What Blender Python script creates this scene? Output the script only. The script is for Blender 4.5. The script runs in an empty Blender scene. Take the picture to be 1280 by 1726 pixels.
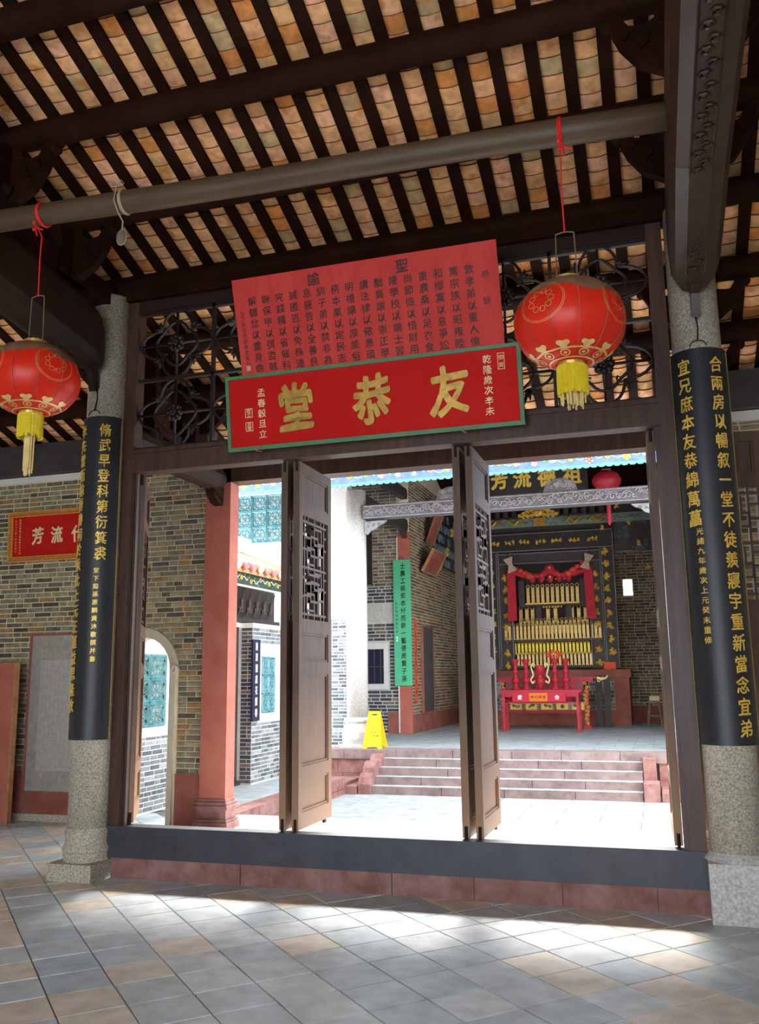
import bpy, math, random
from mathutils import Vector, Matrix
PI = math.pi
random.seed(7)
SC = bpy.context.scene
COL = SC.collection

# ------------------------------------------------------------------ camera, world, sun, exposure
CAM = Vector((4.23, -6.438, 1.55))
YAW, PITCH, ROLL, FPX = 0.3023, 0.1832, -0.0125, 1489.42
def cam_axes():
    cy, sy, cp, sp = math.cos(YAW), math.sin(YAW), math.cos(PITCH), math.sin(PITCH)
    f = Vector((-sy*cp, cy*cp, sp)); r = Vector((cy, sy, 0)); u = r.cross(f)
    c, s = math.cos(ROLL), math.sin(ROLL)
    return c*r + s*u, -s*r + c*u, f
CR, CU, CF = cam_axes()
cd = bpy.data.cameras.new('camera'); cam = bpy.data.objects.new('camera', cd); COL.objects.link(cam)
cd.sensor_fit = 'HORIZONTAL'; cd.sensor_width = 36; cd.lens = FPX/1280*36; cd.clip_start = .05; cd.clip_end = 300
M = Matrix.Identity(4)
for i in range(3):
    M[i][0], M[i][1], M[i][2], M[i][3] = CR[i], CU[i], -CF[i], CAM[i]
cam.matrix_world = M
SC.camera = cam

w = bpy.data.worlds.new('sky'); SC.world = w; w.use_nodes = True
bg = w.node_tree.nodes['Background']
bg.inputs[0].default_value = (.84, .92, 1.0, 1); bg.inputs[1].default_value = 3.9
sd = bpy.data.lights.new('sun', 'SUN'); sun = bpy.data.objects.new('sun', sd); COL.objects.link(sun)
sd.energy = 15; sd.angle = math.radians(24); sd.color = (1, .97, .92)
sun.rotation_euler = Vector((-.12, .80, 1.0)).to_track_quat('Z', 'Y').to_euler()
SC.view_settings.view_transform = 'Standard'; SC.view_settings.look = 'None'
SC.view_settings.gamma = 1; SC.view_settings.use_curve_mapping = False
SC.view_settings.exposure = 1.2
SC.cycles.max_bounces = 8; SC.cycles.diffuse_bounces = 5; SC.cycles.glossy_bounces = 3; SC.cycles.transmission_bounces = 4
SC.cycles.sample_clamp_indirect = 8

# ------------------------------------------------------------------ materials
MATS = {}
def mat(name, c1, c2=None, rough=.7, metal=0.0, scale=6.0, bump=0.0, stretch=None, detail=5, spec=.4, bscale=None, trans=0.0, emit=0.0):
    m = bpy.data.materials.new(name); m.use_nodes = True
    nt = m.node_tree; N = nt.nodes; L = nt.links
    b = N['Principled BSDF']; b.inputs['Roughness'].default_value = rough; b.inputs['Metallic'].default_value = metal
    b.inputs['Specular IOR Level'].default_value = spec
    tc = N.new('ShaderNodeTexCoord'); mp = N.new('ShaderNodeMapping'); L.new(tc.outputs['Object'], mp.inputs[0])
    if stretch: mp.inputs['Scale'].default_value = stretch
    if c2 is None: c2 = tuple(min(1, v*1.25) for v in c1)
    nz = N.new('ShaderNodeTexNoise'); nz.inputs['Scale'].default_value = scale; nz.inputs['Detail'].default_value = detail
    nz.inputs['Roughness'].default_value = .65
    L.new(mp.outputs[0], nz.inputs['Vector'])
    rp = N.new('ShaderNodeValToRGB'); rp.color_ramp.elements[0].position = .33; rp.color_ramp.elements[1].position = .67
    rp.color_ramp.elements[0].color = (*c1, 1); rp.color_ramp.elements[1].color = (*c2, 1)
    L.new(nz.outputs[0], rp.inputs[0]); L.new(rp.outputs[0], b.inputs['Base Color'])
    if bump:
        nb = N.new('ShaderNodeTexNoise'); nb.inputs['Scale'].default_value = bscale or scale*3; nb.inputs['Detail'].default_value = 4
        L.new(mp.outputs[0], nb.inputs['Vector'])
        bp = N.new('ShaderNodeBump'); bp.inputs['Strength'].default_value = bump; bp.inputs['Distance'].default_value = .01
        L.new(nb.outputs[0], bp.inputs['Height']); L.new(bp.outputs[0], b.inputs['Normal'])
    if trans:
        t = N.new('ShaderNodeBsdfTranslucent'); mx = N.new('ShaderNodeMixShader'); mx.inputs[0].default_value = trans
        L.new(rp.outputs[0], t.inputs[0]); L.new(b.outputs[0], mx.inputs[1]); L.new(t.outputs[0], mx.inputs[2])
        L.new(mx.outputs[0], N['Material Output'].inputs[0])
    if emit:
        b.inputs['Emission Color'].default_value = (*c1, 1); b.inputs['Emission Strength'].default_value = emit
    MATS[name] = m
    return m
def ramp_mat(name, stops, rough=.8, nscale=9, namt=.35, bump=.3, bscale=40, spec=.3, stain=None, tint=None):
    """piece material: the colour of each piece comes from its own random number, with noise on top"""
    m = bpy.data.materials.new(name); m.use_nodes = True
    nt = m.node_tree; N = nt.nodes; L = nt.links; b = N['Principled BSDF']
    b.inputs['Roughness'].default_value = rough; b.inputs['Specular IOR Level'].default_value = spec
    oi = N.new('ShaderNodeObjectInfo'); ge = N.new('ShaderNodeNewGeometry')
    ad = N.new('ShaderNodeMath'); ad.operation = 'ADD'; L.new(oi.outputs['Random'], ad.inputs[0]); L.new(ge.outputs['Random Per Island'], ad.inputs[1])
    fr = N.new('ShaderNodeMath'); fr.operation = 'FRACT'; L.new(ad.outputs[0], fr.inputs[0])
    rp = N.new('ShaderNodeValToRGB'); cr = rp.color_ramp; cr.interpolation = 'CONSTANT'
    for i, (p, c) in enumerate(stops):
        e = cr.elements[i] if i < 2 else cr.elements.new(p)
        e.position = p; e.color = (*c, 1)
    L.new(fr.outputs[0], rp.inputs[0])
    nz = N.new('ShaderNodeTexNoise'); nz.inputs['Scale'].default_value = nscale; nz.inputs['Detail'].default_value = 5
    L.new(ge.outputs['Position'], nz.inputs['Vector'])
    mr = N.new('ShaderNodeMapRange'); mr.inputs[1].default_value = .3; mr.inputs[2].default_value = .7
    mr.inputs[3].default_value = 1-namt; mr.inputs[4].default_value = 1+namt*.6
    L.new(nz.outputs[0], mr.inputs[0])
    mx = N.new('ShaderNodeVectorMath'); mx.operation = 'SCALE'; L.new(rp.outputs[0], mx.inputs[0]); L.new(mr.outputs[0], mx.inputs['Scale'])
    out = mx.outputs[0]
    if stain:
        n2 = N.new('ShaderNodeTexNoise'); n2.inputs['Scale'].default_value = nscale*.45; n2.inputs['Detail'].default_value = 3
        v2 = N.new('ShaderNodeVectorMath'); v2.operation = 'ADD'; v2.inputs[1].default_value = (13, 5, 7)
        L.new(ge.outputs['Position'], v2.inputs[0]); L.new(v2.outputs[0], n2.inputs['Vector'])
        r2 = N.new('ShaderNodeMapRange'); r2.inputs[1].default_value = .56; r2.inputs[2].default_value = .68; L.new(n2.outputs[0], r2.inputs[0])
        mc = N.new('ShaderNodeMix'); mc.data_type = 'RGBA'; L.new(r2.outputs[0], mc.inputs[0]); L.new(out, mc.inputs[6]); mc.inputs[7].default_value = (*stain, 1)
        out = mc.outputs[2]
    L.new(out, b.inputs['Base Color'])
    nb = N.new('ShaderNodeTexNoise'); nb.inputs['Scale'].default_value = bscale; L.new(ge.outputs['Position'], nb.inputs['Vector'])
    bp = N.new('ShaderNodeBump'); bp.inputs['Strength'].default_value = bump; bp.inputs['Distance'].default_value = .006
    L.new(nb.outputs[0], bp.inputs['Height']); L.new(bp.outputs[0], b.inputs['Normal'])
    MATS[name] = m; return m

mat('dark_wood', (.018, .008, .005), (.032, .015, .010), spec=.2, rough=.6, scale=3, stretch=(1, 1, 8), bump=.15, bscale=30)
mat('roof_wood', (.014, .004, .0015), (.026, .008, .0035), spec=.08, rough=.7, scale=3, bump=.2)
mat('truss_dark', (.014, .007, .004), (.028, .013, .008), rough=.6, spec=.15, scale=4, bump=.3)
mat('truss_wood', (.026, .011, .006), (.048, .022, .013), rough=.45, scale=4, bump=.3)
mat('frame_wood', (.045, .020, .014), (.085, .042, .030), rough=.45, scale=2.5, stretch=(6, 6, .7), bump=.15, bscale=20)
mat('sill_paint', (.035, .038, .050), (.055, .058, .072), rough=.45, scale=5, bump=.1)
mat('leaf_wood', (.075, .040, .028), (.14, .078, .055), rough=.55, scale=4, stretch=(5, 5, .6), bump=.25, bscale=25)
mat('lattice_wood', (.07, .040, .030), (.12, .07, .055), rough=.5, scale=5)
mat('pole_wood', (.060, .034, .016), (.10, .060, .030), rough=.55, scale=4, stretch=(.4, 4, 4), bump=.15)
mat('iron', (.012, .006, .004), (.024, .013, .010), rough=.45, scale=8, bump=.1)
mat('granite', (.25, .225, .175), (.68, .61, .49), rough=.8, scale=70, bump=.5, bscale=90, detail=3)
mat('granite_pale', (.36, .345, .32), (.66, .64, .60), rough=.8, scale=50, bump=.3, bscale=60, detail=3)
mat('red_stone', (.20, .075, .065), (.34, .19, .17), rough=.85, scale=5, bump=.4, bscale=30)
mat('step_stone', (.17, .11, .105), (.30, .22, .21), rough=.85, scale=4, bump=.4, bscale=30)
mat('red_plaster', (.38, .10, .070), (.47, .150, .11), rough=.8, scale=2.2, bump=.15)
mat('dado_red', (.25, .070, .050), (.36, .13, .10), rough=.85, scale=3, bump=.2)
mat('mortar', (.72, .62, .44), (.84, .74, .55), rough=.9, scale=8, bump=.3)
mat('mortar_pale', (.50, .49, .47), (.62, .61, .58), rough=.9, scale=8, bump=.3)
mat('white_plaster', (.62, .61, .58), (.74, .72, .69), rough=.85, scale=2)
mat('cream_plaster', (.50, .44, .34), (.62, .56, .45), rough=.85, scale=5)
mat('grout', (.15, .15, .15), (.24, .24, .24), rough=.9)
mat('courtyard_stone', (.26, .29, .31), (.42, .45, .46), rough=.7, scale=4, bump=.2)
mat('red_board', (.52, .042, .036), (.60, .060, .050), rough=.7, spec=.15, scale=3, stretch=(3, 3, .6))
mat('red_lacquer', (.48, .010, .006), (.55, .014, .009), rough=.6, scale=3, spec=.12)
mat('sign_red', (.50, .007, .005), (.55, .010, .007), rough=.6, scale=3, spec=.12)
mat('green_paint', (.055, .17, .075), (.08, .22, .10), rough=.5)
mat('gold', (.34, .18, .03), (.54, .32, .06), rough=.4, metal=.35, scale=14, bump=.3, bscale=30)
mat('gold_bright', (.72, .44, .06), (.92, .64, .14), rough=.35, metal=.25, scale=20)
mat('gilt_orange', (.62, .25, .03), (.80, .40, .07), rough=.45, metal=.1, scale=20)
mat('gold_pale', (.70, .55, .28), (.82, .68, .38), rough=.5, scale=10)
mat('couplet_black', (.012, .013, .017), (.020, .021, .026), rough=.45, scale=4, spec=.5)
mat('ink', (.030, .006, .006), (.05, .009, .008), rough=.6)
mat('ink_black', (.012, .02, .016), (.02, .03, .025), rough=.6)
mat('ink_white', (.75, .76, .80), (.85, .86, .9), rough=.6)
mat('lantern_red', (.86, .030, .010), (.95, .045, .016), rough=.38, scale=3, trans=.45, spec=.5)
mat('lantern_dust', (.20, .10, .05), (.30, .15, .08), rough=.8, scale=10, trans=.2)
mat('lantern_print', (.62, .38, .12), (.80, .55, .22), rough=.4, metal=.2, scale=12)
mat('fringe_yellow', (.62, .46, .01), (.80, .62, .03), rough=.6, scale=20)
mat('fringe_pale', (.62, .45, .16), (.80, .62, .28), rough=.6, scale=20)
mat('red_string', (.62, .01, .01), (.75, .02, .02), rough=.6)
mat('brass', (.40, .27, .06), (.58, .42, .12), rough=.4, metal=.5)
mat('twine', (.30, .24, .14), (.42, .34, .20), rough=.8)
mat('pebble', (.12, .09, .07), (.18, .14, .10), rough=.8)
mat('teal_glaze', (.045, .17, .20), (.13, .32, .34), rough=.3, scale=8)
mat('teal_dark', (.01, .035, .05), (.02, .06, .08), rough=.7)
mat('blue_paint', (.055, .10, .33), (.10, .17, .45), rough=.6, scale=5)
mat('teal_paint', (.07, .25, .27), (.12, .34, .34), rough=.6)
mat('yellow_paint', (.50, .28, .015), (.62, .40, .05), rough=.6)
mat('pink_paint', (.42, .10, .11), (.60, .32, .30), rough=.6)
mat('leaf_paint', (.04, .19, .03), (.09, .28, .06), rough=.6)
mat('white_paint', (.80, .80, .82), (.9, .9, .9), rough=.6)
mat('fascia_black', (.02, .035, .03), (.035, .05, .045), rough=.6)
mat('roof_ochre', (.33, .14, .06), (.48, .24, .11), rough=.7, scale=12)
mat('grey_ridge', (.42, .42, .45), (.60, .60, .63), rough=.8, scale=5)
mat('grey_dark', (.085, .082, .09), (.14, .135, .145), rough=.7, scale=18)
mat('grey_carving', (.17, .165, .18), (.30, .295, .31), rough=.6, scale=18, bump=.5, bscale=40)
mat('lacquer_black', (.016, .014, .015), (.028, .025, .026), rough=.5, scale=5)
mat('screen_wood', (.035, .028, .028), (.06, .05, .048), rough=.5, scale=6)
mat('blue_grey', (.10, .13, .17), (.18, .22, .28), rough=.6, scale=20)
mat('jade_carving', (.10, .16, .15), (.26, .32, .28), rough=.6, scale=30, bump=.4)
mat('tablet_gold', (.55, .36, .10), (.85, .62, .25), rough=.35, metal=.3, scale=30)
mat('tablet_yellow', (.80, .58, .02), (.95, .76, .08), rough=.35, metal=.2, scale=30)
mat('altar_red', (.36, .010, .025), (.46, .020, .04), rough=.45, scale=6)
mat('cloth_red', (.50, .012, .035), (.58, .03, .06), rough=.7, scale=10)
mat('cloth_orange', (.85, .16, .01), (.95, .22, .03), rough=.7)
mat('rosette_red', (.60, .04, .02), (.75, .10, .05), rough=.5)
mat('bow_pale', (.45, .30, .24), (.6, .45, .36), rough=.6)
mat('couplet_green', (.075, .46, .24), (.10, .52, .28), rough=.6, scale=2)
mat('navy', (.008, .008, .03), (.013, .013, .05), rough=.5)
mat('strip_orange', (.80, .09, .03), (.88, .13, .05), rough=.7)
mat('slate', (.055, .055, .06), (.10, .10, .105), rough=.5, scale=10)
mat('stele_stone', (.27, .25, .225), (.38, .355, .32), rough=.5, scale=14, bump=.2)
mat('stele_pale', (.34, .325, .30), (.46, .44, .41), rough=.5, scale=18)
mat('sign_yellow', (.88, .68, .004), (.94, .76, .01), rough=.45, scale=3)
mat('sign_amber', (.85, .50, .004), (.92, .56, .01), rough=.45)
mat('sign_print', (.35, .08, .03), (.42, .10, .04), rough=.6)
mat('stool_wood', (.20, .14, .09), (.32, .24, .16), rough=.7)
mat('door_dark', (.028, .018, .020), (.045, .030, .034), rough=.5)
mat('wood_line', (.10, .075, .07), (.14, .11, .10), rough=.5)
mat('lantern_wire', (.16, .10, .05), (.22, .15, .08), rough=.5)

def foot_tint(m, c_lo, z0, z1):
    """base colour blends to a paler tan towards the foot"""
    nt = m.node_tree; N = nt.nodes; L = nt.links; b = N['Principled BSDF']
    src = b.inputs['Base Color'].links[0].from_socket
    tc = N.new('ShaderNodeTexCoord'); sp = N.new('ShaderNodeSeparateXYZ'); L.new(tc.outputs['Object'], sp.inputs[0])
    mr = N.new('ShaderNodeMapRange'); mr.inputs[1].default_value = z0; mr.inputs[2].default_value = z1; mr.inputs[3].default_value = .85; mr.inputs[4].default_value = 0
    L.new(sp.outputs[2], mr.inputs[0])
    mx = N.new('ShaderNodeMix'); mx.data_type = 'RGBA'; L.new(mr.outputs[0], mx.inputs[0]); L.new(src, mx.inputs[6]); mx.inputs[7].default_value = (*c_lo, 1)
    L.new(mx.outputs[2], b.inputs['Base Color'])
foot_tint(MATS['leaf_wood'], (.36, .20, .11), .05, 1.15)  # leaf boards grade to tan towards the foot
BR = [(.0, (.10, .085, .062)), (.14, (.19, .165, .115)), (.34, (.28, .24, .155)), (.56, (.34, .28, .17)), (.74, (.38, .29, .155)), (.86, (.38, .22, .09)), (.93, (.16, .145, .11))]
ramp_mat('brick_warm', BR, namt=.40, nscale=16, bump=.5)
ramp_mat('brick_grey', [(.0, (.10, .115, .125)), (.3, (.17, .185, .195)), (.6, (.24, .255, .26)), (.85, (.33, .34, .34))], namt=.3, nscale=14, bump=.4)
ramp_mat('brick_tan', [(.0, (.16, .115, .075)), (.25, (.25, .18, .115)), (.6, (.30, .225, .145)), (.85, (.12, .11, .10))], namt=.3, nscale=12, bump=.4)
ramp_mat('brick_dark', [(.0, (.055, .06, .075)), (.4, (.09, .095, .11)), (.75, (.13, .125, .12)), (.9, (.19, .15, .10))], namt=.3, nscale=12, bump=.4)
ramp_mat('roof_tile', [(.0, (.90, .46, .21)), (.2, (.88, .45, .19)), (.38, (.92, .47, .27)), (.55, (.80, .43, .18)), (.68, (.90, .45, .23)), (.80, (.78, .29, .08)), (.9, (.58, .39, .18))],
         rough=.85, namt=.28, nscale=14, bump=.3, stain=(.60, .24, .07))
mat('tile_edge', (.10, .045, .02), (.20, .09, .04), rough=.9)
ramp_mat('floor_tile', [(.0, (.50, .56, .59)), (.22, (.58, .63, .65)), (.42, (.66, .69, .70)), (.60, (.74, .64, .54)), (.78, (.60, .63, .64)), (.9, (.77, .67, .57))],
         rough=.42, namt=.22, nscale=7, bump=.25, bscale=25, spec=.4)

# ------------------------------------------------------------------ mesh builder and object helpers
class MB:
    def __init__(s): s.v = []; s.f = []
    def add(s, vs, fs):
        b = len(s.v); s.v += [tuple(p) for p in vs]; s.f += [tuple(b+i for i in f) for f in fs]; return s
    def box(s, x0, x1, y0, y1, z0, z1):
        return s.add([(x0,y0,z0),(x1,y0,z0),(x1,y1,z0),(x0,y1,z0),(x0,y0,z1),(x1,y0,z1),(x1,y1,z1),(x0,y1,z1)],
                     [(0,3,2,1),(4,5,6,7),(0,1,5,4),(1,2,6,5),(2,3,7,6),(3,0,4,7)])
    def bar(s, a, b, w, h, up=(0,0,1)):
        a = Vector(a); b = Vector(b); d = (b-a).normalized(); u = Vector(up)
        sd = d.cross(u)
        if sd.length < 1e-4: sd = d.cross(Vector((1,0,0)))
        sd.normalize(); u = sd.cross(d).normalized(); sd *= w/2; u *= h/2
        vs = [a-sd-u, a+sd-u, a+sd+u, a-sd+u, b-sd-u, b+sd-u, b+sd+u, b-sd+u]
        return s.add(vs, [(0,1,2,3),(7,6,5,4),(0,4,5,1),(1,5,6,2),(2,6,7,3),(3,7,4,0)])
    def tube(s, pts, r, n=6, closed=False):
        pts = [Vector(p) for p in pts]; m = len(pts); base = len(s.v)
        prev = None
        for i, p in enumerate(pts):
            if closed: d = pts[(i+1) % m]-pts[i-1]
            else: d = pts[min(i+1, m-1)]-pts[max(i-1, 0)]
            d = d.normalized() if d.length > 1e-9 else Vector((0,0,1))
            if prev is None:
                t = Vector((0,0,1)) if abs(d.z) < .9 else Vector((1,0,0)); a = d.cross(t).normalized()
            else:
                a = prev - d*prev.dot(d)
                a = a.normalized() if a.length > 1e-6 else d.cross(Vector((0,0,1))).normalized()
            prev = a; b = d.cross(a)
            rr = r[i] if isinstance(r, (list, tuple)) else r
            for k in range(n):
                t = 2*PI*k/n; s.v.append(tuple(p + a*math.cos(t)*rr + b*math.sin(t)*rr))
        last = m if closed else m-1
        for i in range(last):
            for k in range(n):
                a0 = base+i*n+k; a1 = base+i*n+(k+1) % n; j = ((i+1) % m)
                b0 = base+j*n+k; b1 = base+j*n+(k+1) % n
                s.f.append((a0, a1, b1, b0))
        if not closed:
            s.f.append(tuple(base+k for k in reversed(range(n)))); s.f.append(tuple(base+(m-1)*n+k for k in range(n)))
        return s
    def lathe(s, prof, n=20, c=(0,0,0), a0=0, a1=2*PI, cap=True):
        base = len(s.v); full = abs(a1-a0-2*PI) < 1e-6; cols = n if full else n+1
        for r, z in prof:
            for k in range(cols):
                t = a0+(a1-a0)*k/n; s.v.append((c[0]+r*math.cos(t), c[1]+r*math.sin(t), c[2]+z))
        for i in range(len(prof)-1):
            for k in range(n):
                k2 = (k+1) % cols
                s.f.append((base+i*cols+k, base+i*cols+k2, base+(i+1)*cols+k2, base+(i+1)*cols+k))
        if cap and full:
            if prof[0][0] > 1e-5: s.f.append(tuple(base+k for k in reversed(range(cols))))
            if prof[-1][0] > 1e-5: s.f.append(tuple(base+(len(prof)-1)*cols+k for k in range(cols)))
        return s
    def prism(s, poly, d0, d1, fn):
        """extrude a 2-D polygon (ccw) between depths d0 and d1; fn(u, v, d) -> xyz"""
        n = len(poly); vs = [fn(u, v, d0) for u, v in poly] + [fn(u, v, d1) for u, v in poly]
        fs = [tuple(reversed(range(n))), tuple(range(n, 2*n))] + [(i, (i+1) % n, n+(i+1) % n, n+i) for i in range(n)]
        return s.add(vs, fs)
    def ball(s, c, r, n=6, m=4, sq=(1,1,1)):
        base = len(s.v)
        for i in range(m+1):
            p = PI*i/m
            for k in range(n):
                t = 2*PI*k/n; s.v.append((c[0]+r*sq[0]*math.sin(p)*math.cos(t), c[1]+r*sq[1]*math.sin(p)*math.sin(t), c[2]+r*sq[2]*math.cos(p)))
        for i in range(m):
            for k in range(n): s.f.append((base+i*n+k, base+(i+1)*n+k, base+(i+1)*n+(k+1) % n, base+i*n+(k+1) % n))
        return s
    def mesh(s, name, material, smooth=False):
        me = bpy.data.meshes.new(name); me.from_pydata(s.v, [], s.f)
        me.validate(); 
        if smooth: me.polygons.foreach_set('use_smooth', [True]*len(me.polygons))
        me.materials.append(MATS[material]); me.update(); return me
    def build(s, name, material, parent=None, smooth=False, kind=None):
        return link(name, s.mesh(name, material, smooth), parent, kind)
def link(name, me, parent=None, kind=None, mw=None):
    o = bpy.data.objects.new(name, me); COL.objects.link(o)
    if parent is not None: o.parent = parent
    if mw is not None: o.matrix_local = mw
    if kind: o['kind'] = kind
    return o
def tag(o, label, cat, group=None):
    o['label'] = label; o['category'] = cat
    if group: o['group'] = group
    return o
def thing(name, label, cat, loc=(0,0,0), rot=(0,0,0), group=None):
    o = bpy.data.objects.new(name, None); COL.objects.link(o); o.empty_display_size = .1
    o.location = loc; o.rotation_euler = rot
    return tag(o, label, cat, group)
def copy_tree(o, parent=None):
    c = o.copy(); COL.objects.link(c); c.parent = parent
    for ch in list(o.children): copy_tree(ch, c)
    return c
def px(p):
    d = Vector(p)-CAM; z = d.dot(CF)
    if z < .1: return None
    return 640+FPX*d.dot(CR)/z, 863-FPX*d.dot(CU)/z, z
def in_win(p, wins):
    q = px(p)
    if q is None: return None
    for a, b, c, d in wins:
        if a <= q[0] <= c and b <= q[1] <= d: return q[2]
    return None

def smooth(pts, k=4):
    P = [Vector(p) for p in pts]; out = []
    for i in range(len(P)-1):
        a, b, c, d = P[max(i-1, 0)], P[i], P[i+1], P[min(i+2, len(P)-1)]
        for j in range(k):
            t = j/k; out.append(.5*((2*b)+(c-a)*t+(2*a-5*b+4*c-d)*t*t+(3*b-a-3*c+d)*t**3))
    return out+[P[-1]]

# glyphs ------------------------------------------------------------------
_G = {}
def glyph(ch, bold=0.0, extr=0.0, res=1):
    k = (ch, bold, extr, res)
    if k not in _G:
        cu = bpy.data.curves.new('g', 'FONT'); cu.body = ch; cu.size = 1; cu.offset = bold; cu.extrude = extr; cu.resolution_u = res
        o = bpy.data.objects.new('g', cu)
        me = bpy.data.meshes.new_from_object(o)
        vs = [(v.co.x, v.co.y, v.co.z) for v in me.vertices]; fs = [tuple(p.vertices) for p in me.polygons]
        if ord(ch) > 255: cx, cy = .5, .38
        else: cx = (min(v[0] for v in vs)+max(v[0] for v in vs))/2; cy = .36
        _G[k] = ([(x-cx, y-cy, z) for x, y, z in vs], fs)
        bpy.data.objects.remove(o); bpy.data.curves.remove(cu); bpy.data.meshes.remove(me)
    return _G[k]
def text(mb, items, fn, bold=0.0, extr=0.0, res=1, brush=0.0, off=0.001, fat=0.0):
    """items: (char, u, v, size[, width factor]); fn(u, v, d) -> xyz with d towards the reader"""
    for it in items:
        ch, u0, v0, sz = it[:4]; wf = it[4] if len(it) > 4 else 1
        vs, fs = glyph(ch, bold, extr, res); ph = random.random()*6
        shifts = [(0, 0)] if not fat else [(fat*math.cos(q*PI/4), fat*math.sin(q*PI/4)) for q in range(8)]+[(0, 0)]
        for si, (dx_, dy_) in enumerate(shifts):
          out = []
          for x, y, z in vs:
            x += dx_; y += dy_
            if brush:
                x, y = x + brush*.5*math.sin(7*y+ph), y + brush*1.2*x + brush*.5*math.sin(6*x+ph)
            out.append(fn(u0+x*sz*wf, v0+y*sz, off+(z+extr)*sz+si*.00012))
          mb.add(out, fs)
def column(s, u, v0, step, size, wf=1): return [(c, u, v0-i*step, size, wf) for i, c in enumerate(s) if c != ' ']

# brick walls --------------------------------------------------------------
def unit_bricks(material):
    out = []
    for k in range(5):
        r = random.Random(k); j = lambda a: r.uniform(-a, a)
        ix, iz = .035, .11
        vs = [(0,0,0),(1,0,0),(1,0,1),(0,0,1),
              (ix+j(.015),-1+j(.25),iz+j(.05)),(1-ix+j(.015),-1+j(.25),iz+j(.05)),(1-ix+j(.015),-1+j(.25),1-iz+j(.05)),(ix+j(.015),-1+j(.25),1-iz+j(.05))]
        me = bpy.data.meshes.new('brick'); me.from_pydata(vs, [], [(0,1,5,4),(1,2,6,5),(2,3,7,6),(3,0,4,7),(4,5,6,7)])
        me.materials.append(MATS[material]); out.append(me)
    return out
_UB = {}
def bricks(root, O, U, N, spans, z0, z1, material, wins, ch=.058, bl=.225, gap=.0125, depth=.007, nmax=300, seed=1, part_name='brick'):
    rnd = random.Random(seed); O = Vector(O); U = Vector(U); N = Vector(N)
    if material not in _UB: _UB[material] = unit_bricks(material)
    B = []; z = z0; row = 0
    while z+ch*.6 < z1:
        zt = min(z+ch*rnd.uniform(.95, 1.05), z1)
        for a, b in spans(z, zt):
            u = a - (rnd.random()*bl*.5 if False else 0)
            first = True
            while u < b-.02:
                L = bl*(rnd.choice([1, 1, 1, .96, 1.04, .5, .5, .72]))
                if first and row % 2: L = bl*.5
                first = False
                e = min(u+L, b)
                if b-e < .05: e = b
                B.append((u, e, z, zt)); u = e
        z = zt; row += 1
    sc = []
    for i, (a, b, c, d) in enumerate(B):
        p = O+U*((a+b)/2)+Vector((0,0,(c+d)/2)); q = in_win(p, wins)
        sc.append(((q if q else 1e3)/max(.1, (b-a)/bl), i))
    sc.sort(); pick = set(i for _, i in sc[:nmax])
    inv = root.matrix_world.inverted() if root.matrix_world else Matrix.Identity(4)
    rest = MB()
    for i, (a, b, c, d) in enumerate(B):
        me = rnd.choice(_UB[material]); p = O+U*(a+gap/2)+Vector((0,0,c+gap/2)); sx = b-a-gap; sz = d-c-gap
        m = Matrix(((U.x*sx, -N.x*depth, 0, p.x), (U.y*sx, -N.y*depth, 0, p.y), (0, 0, sz, p.z), (0,0,0,1)))
        if i in pick: link(part_name, me, root, mw=m)
        else: rest.add([m @ v.co for v in me.vertices], [tuple(f.vertices) for f in me.polygons])
    if rest.v: rest.build('brickwork', material, root, kind='stuff')
# note: unit bricks stand out of the wall along local -y, so -N must be the local y axis

def minus(iv, cut):
    out = []
    for a, b in iv:
        c, d = cut
        if d <= a or c >= b: out.append((a, b)); continue
        if c > a: out.append((a, c))
        if d < b: out.append((d, b))
    return out

# ================================================================== THE SETTING
# ------------------------------------------------------------------ hall floor (tiles laid on the diagonal)
fl = MB().box(-3.6, 8.2, -10.5, 3.3, -.6, -.012).build('floor', 'grout'); fl['kind'] = 'structure'
SIDE = .325; E1 = Vector((math.sqrt(.5), math.sqrt(.5), 0)); E2 = Vector((-math.sqrt(.5), math.sqrt(.5), 0)); ORG = Vector((3.04, -1.93, 0))
def tile_mesh(k, g=.0022):
    r = random.Random(k); a, b = g, SIDE-g; c = .004
    h = [r.uniform(-.0012, .0012) for _ in range(4)]
    vs = [(a,a,-.012),(b,a,-.012),(b,b,-.012),(a,b,-.012),(a+c,a+c,h[0]),(b-c,a+c,h[1]),(b-c,b-c,h[2]),(a+c,b-c,h[3])]
    me = bpy.data.meshes.new('floor_tile'); me.from_pydata(vs, [], [(0,1,5,4),(1,2,6,5),(2,3,7,6),(3,0,4,7),(4,5,6,7)]); me.materials.append(MATS['floor_tile']); return me
TM = [tile_mesh(k) for k in range(5)]
cand = []
for i in range(-40, 40):
    for j in range(-40, 40):
        p = ORG+E1*(i*SIDE)+E2*(j*SIDE); c = p+(E1+E2)*(SIDE/2)
        if not (-3.3 < c.x < 8 and -10.2 < c.y < 3.1): continue
        q = in_win(c, [(-60, 1380, 1340, 1800)]); cand.append((q if q else 1e3, i, j, p))
cand.sort(key=lambda t: t[0]); rest = MB()
for n, (q, i, j, p) in enumerate(cand):
    me = TM[(i*7+j*3) % 5]
    m = Matrix(((E1.x, E2.x, 0, p.x), (E1.y, E2.y, 0, p.y), (0, 0, 1, 0), (0,0,0,1)))
    if n < 280 and q < 900: link('floor_tile', me, fl, mw=m)
    else: rest.add([m @ v.co for v in me.vertices], [tuple(f.vertices) for f in me.polygons])
rest.build('floor_tiles', 'floor_tile', fl, kind='stuff')

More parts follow.
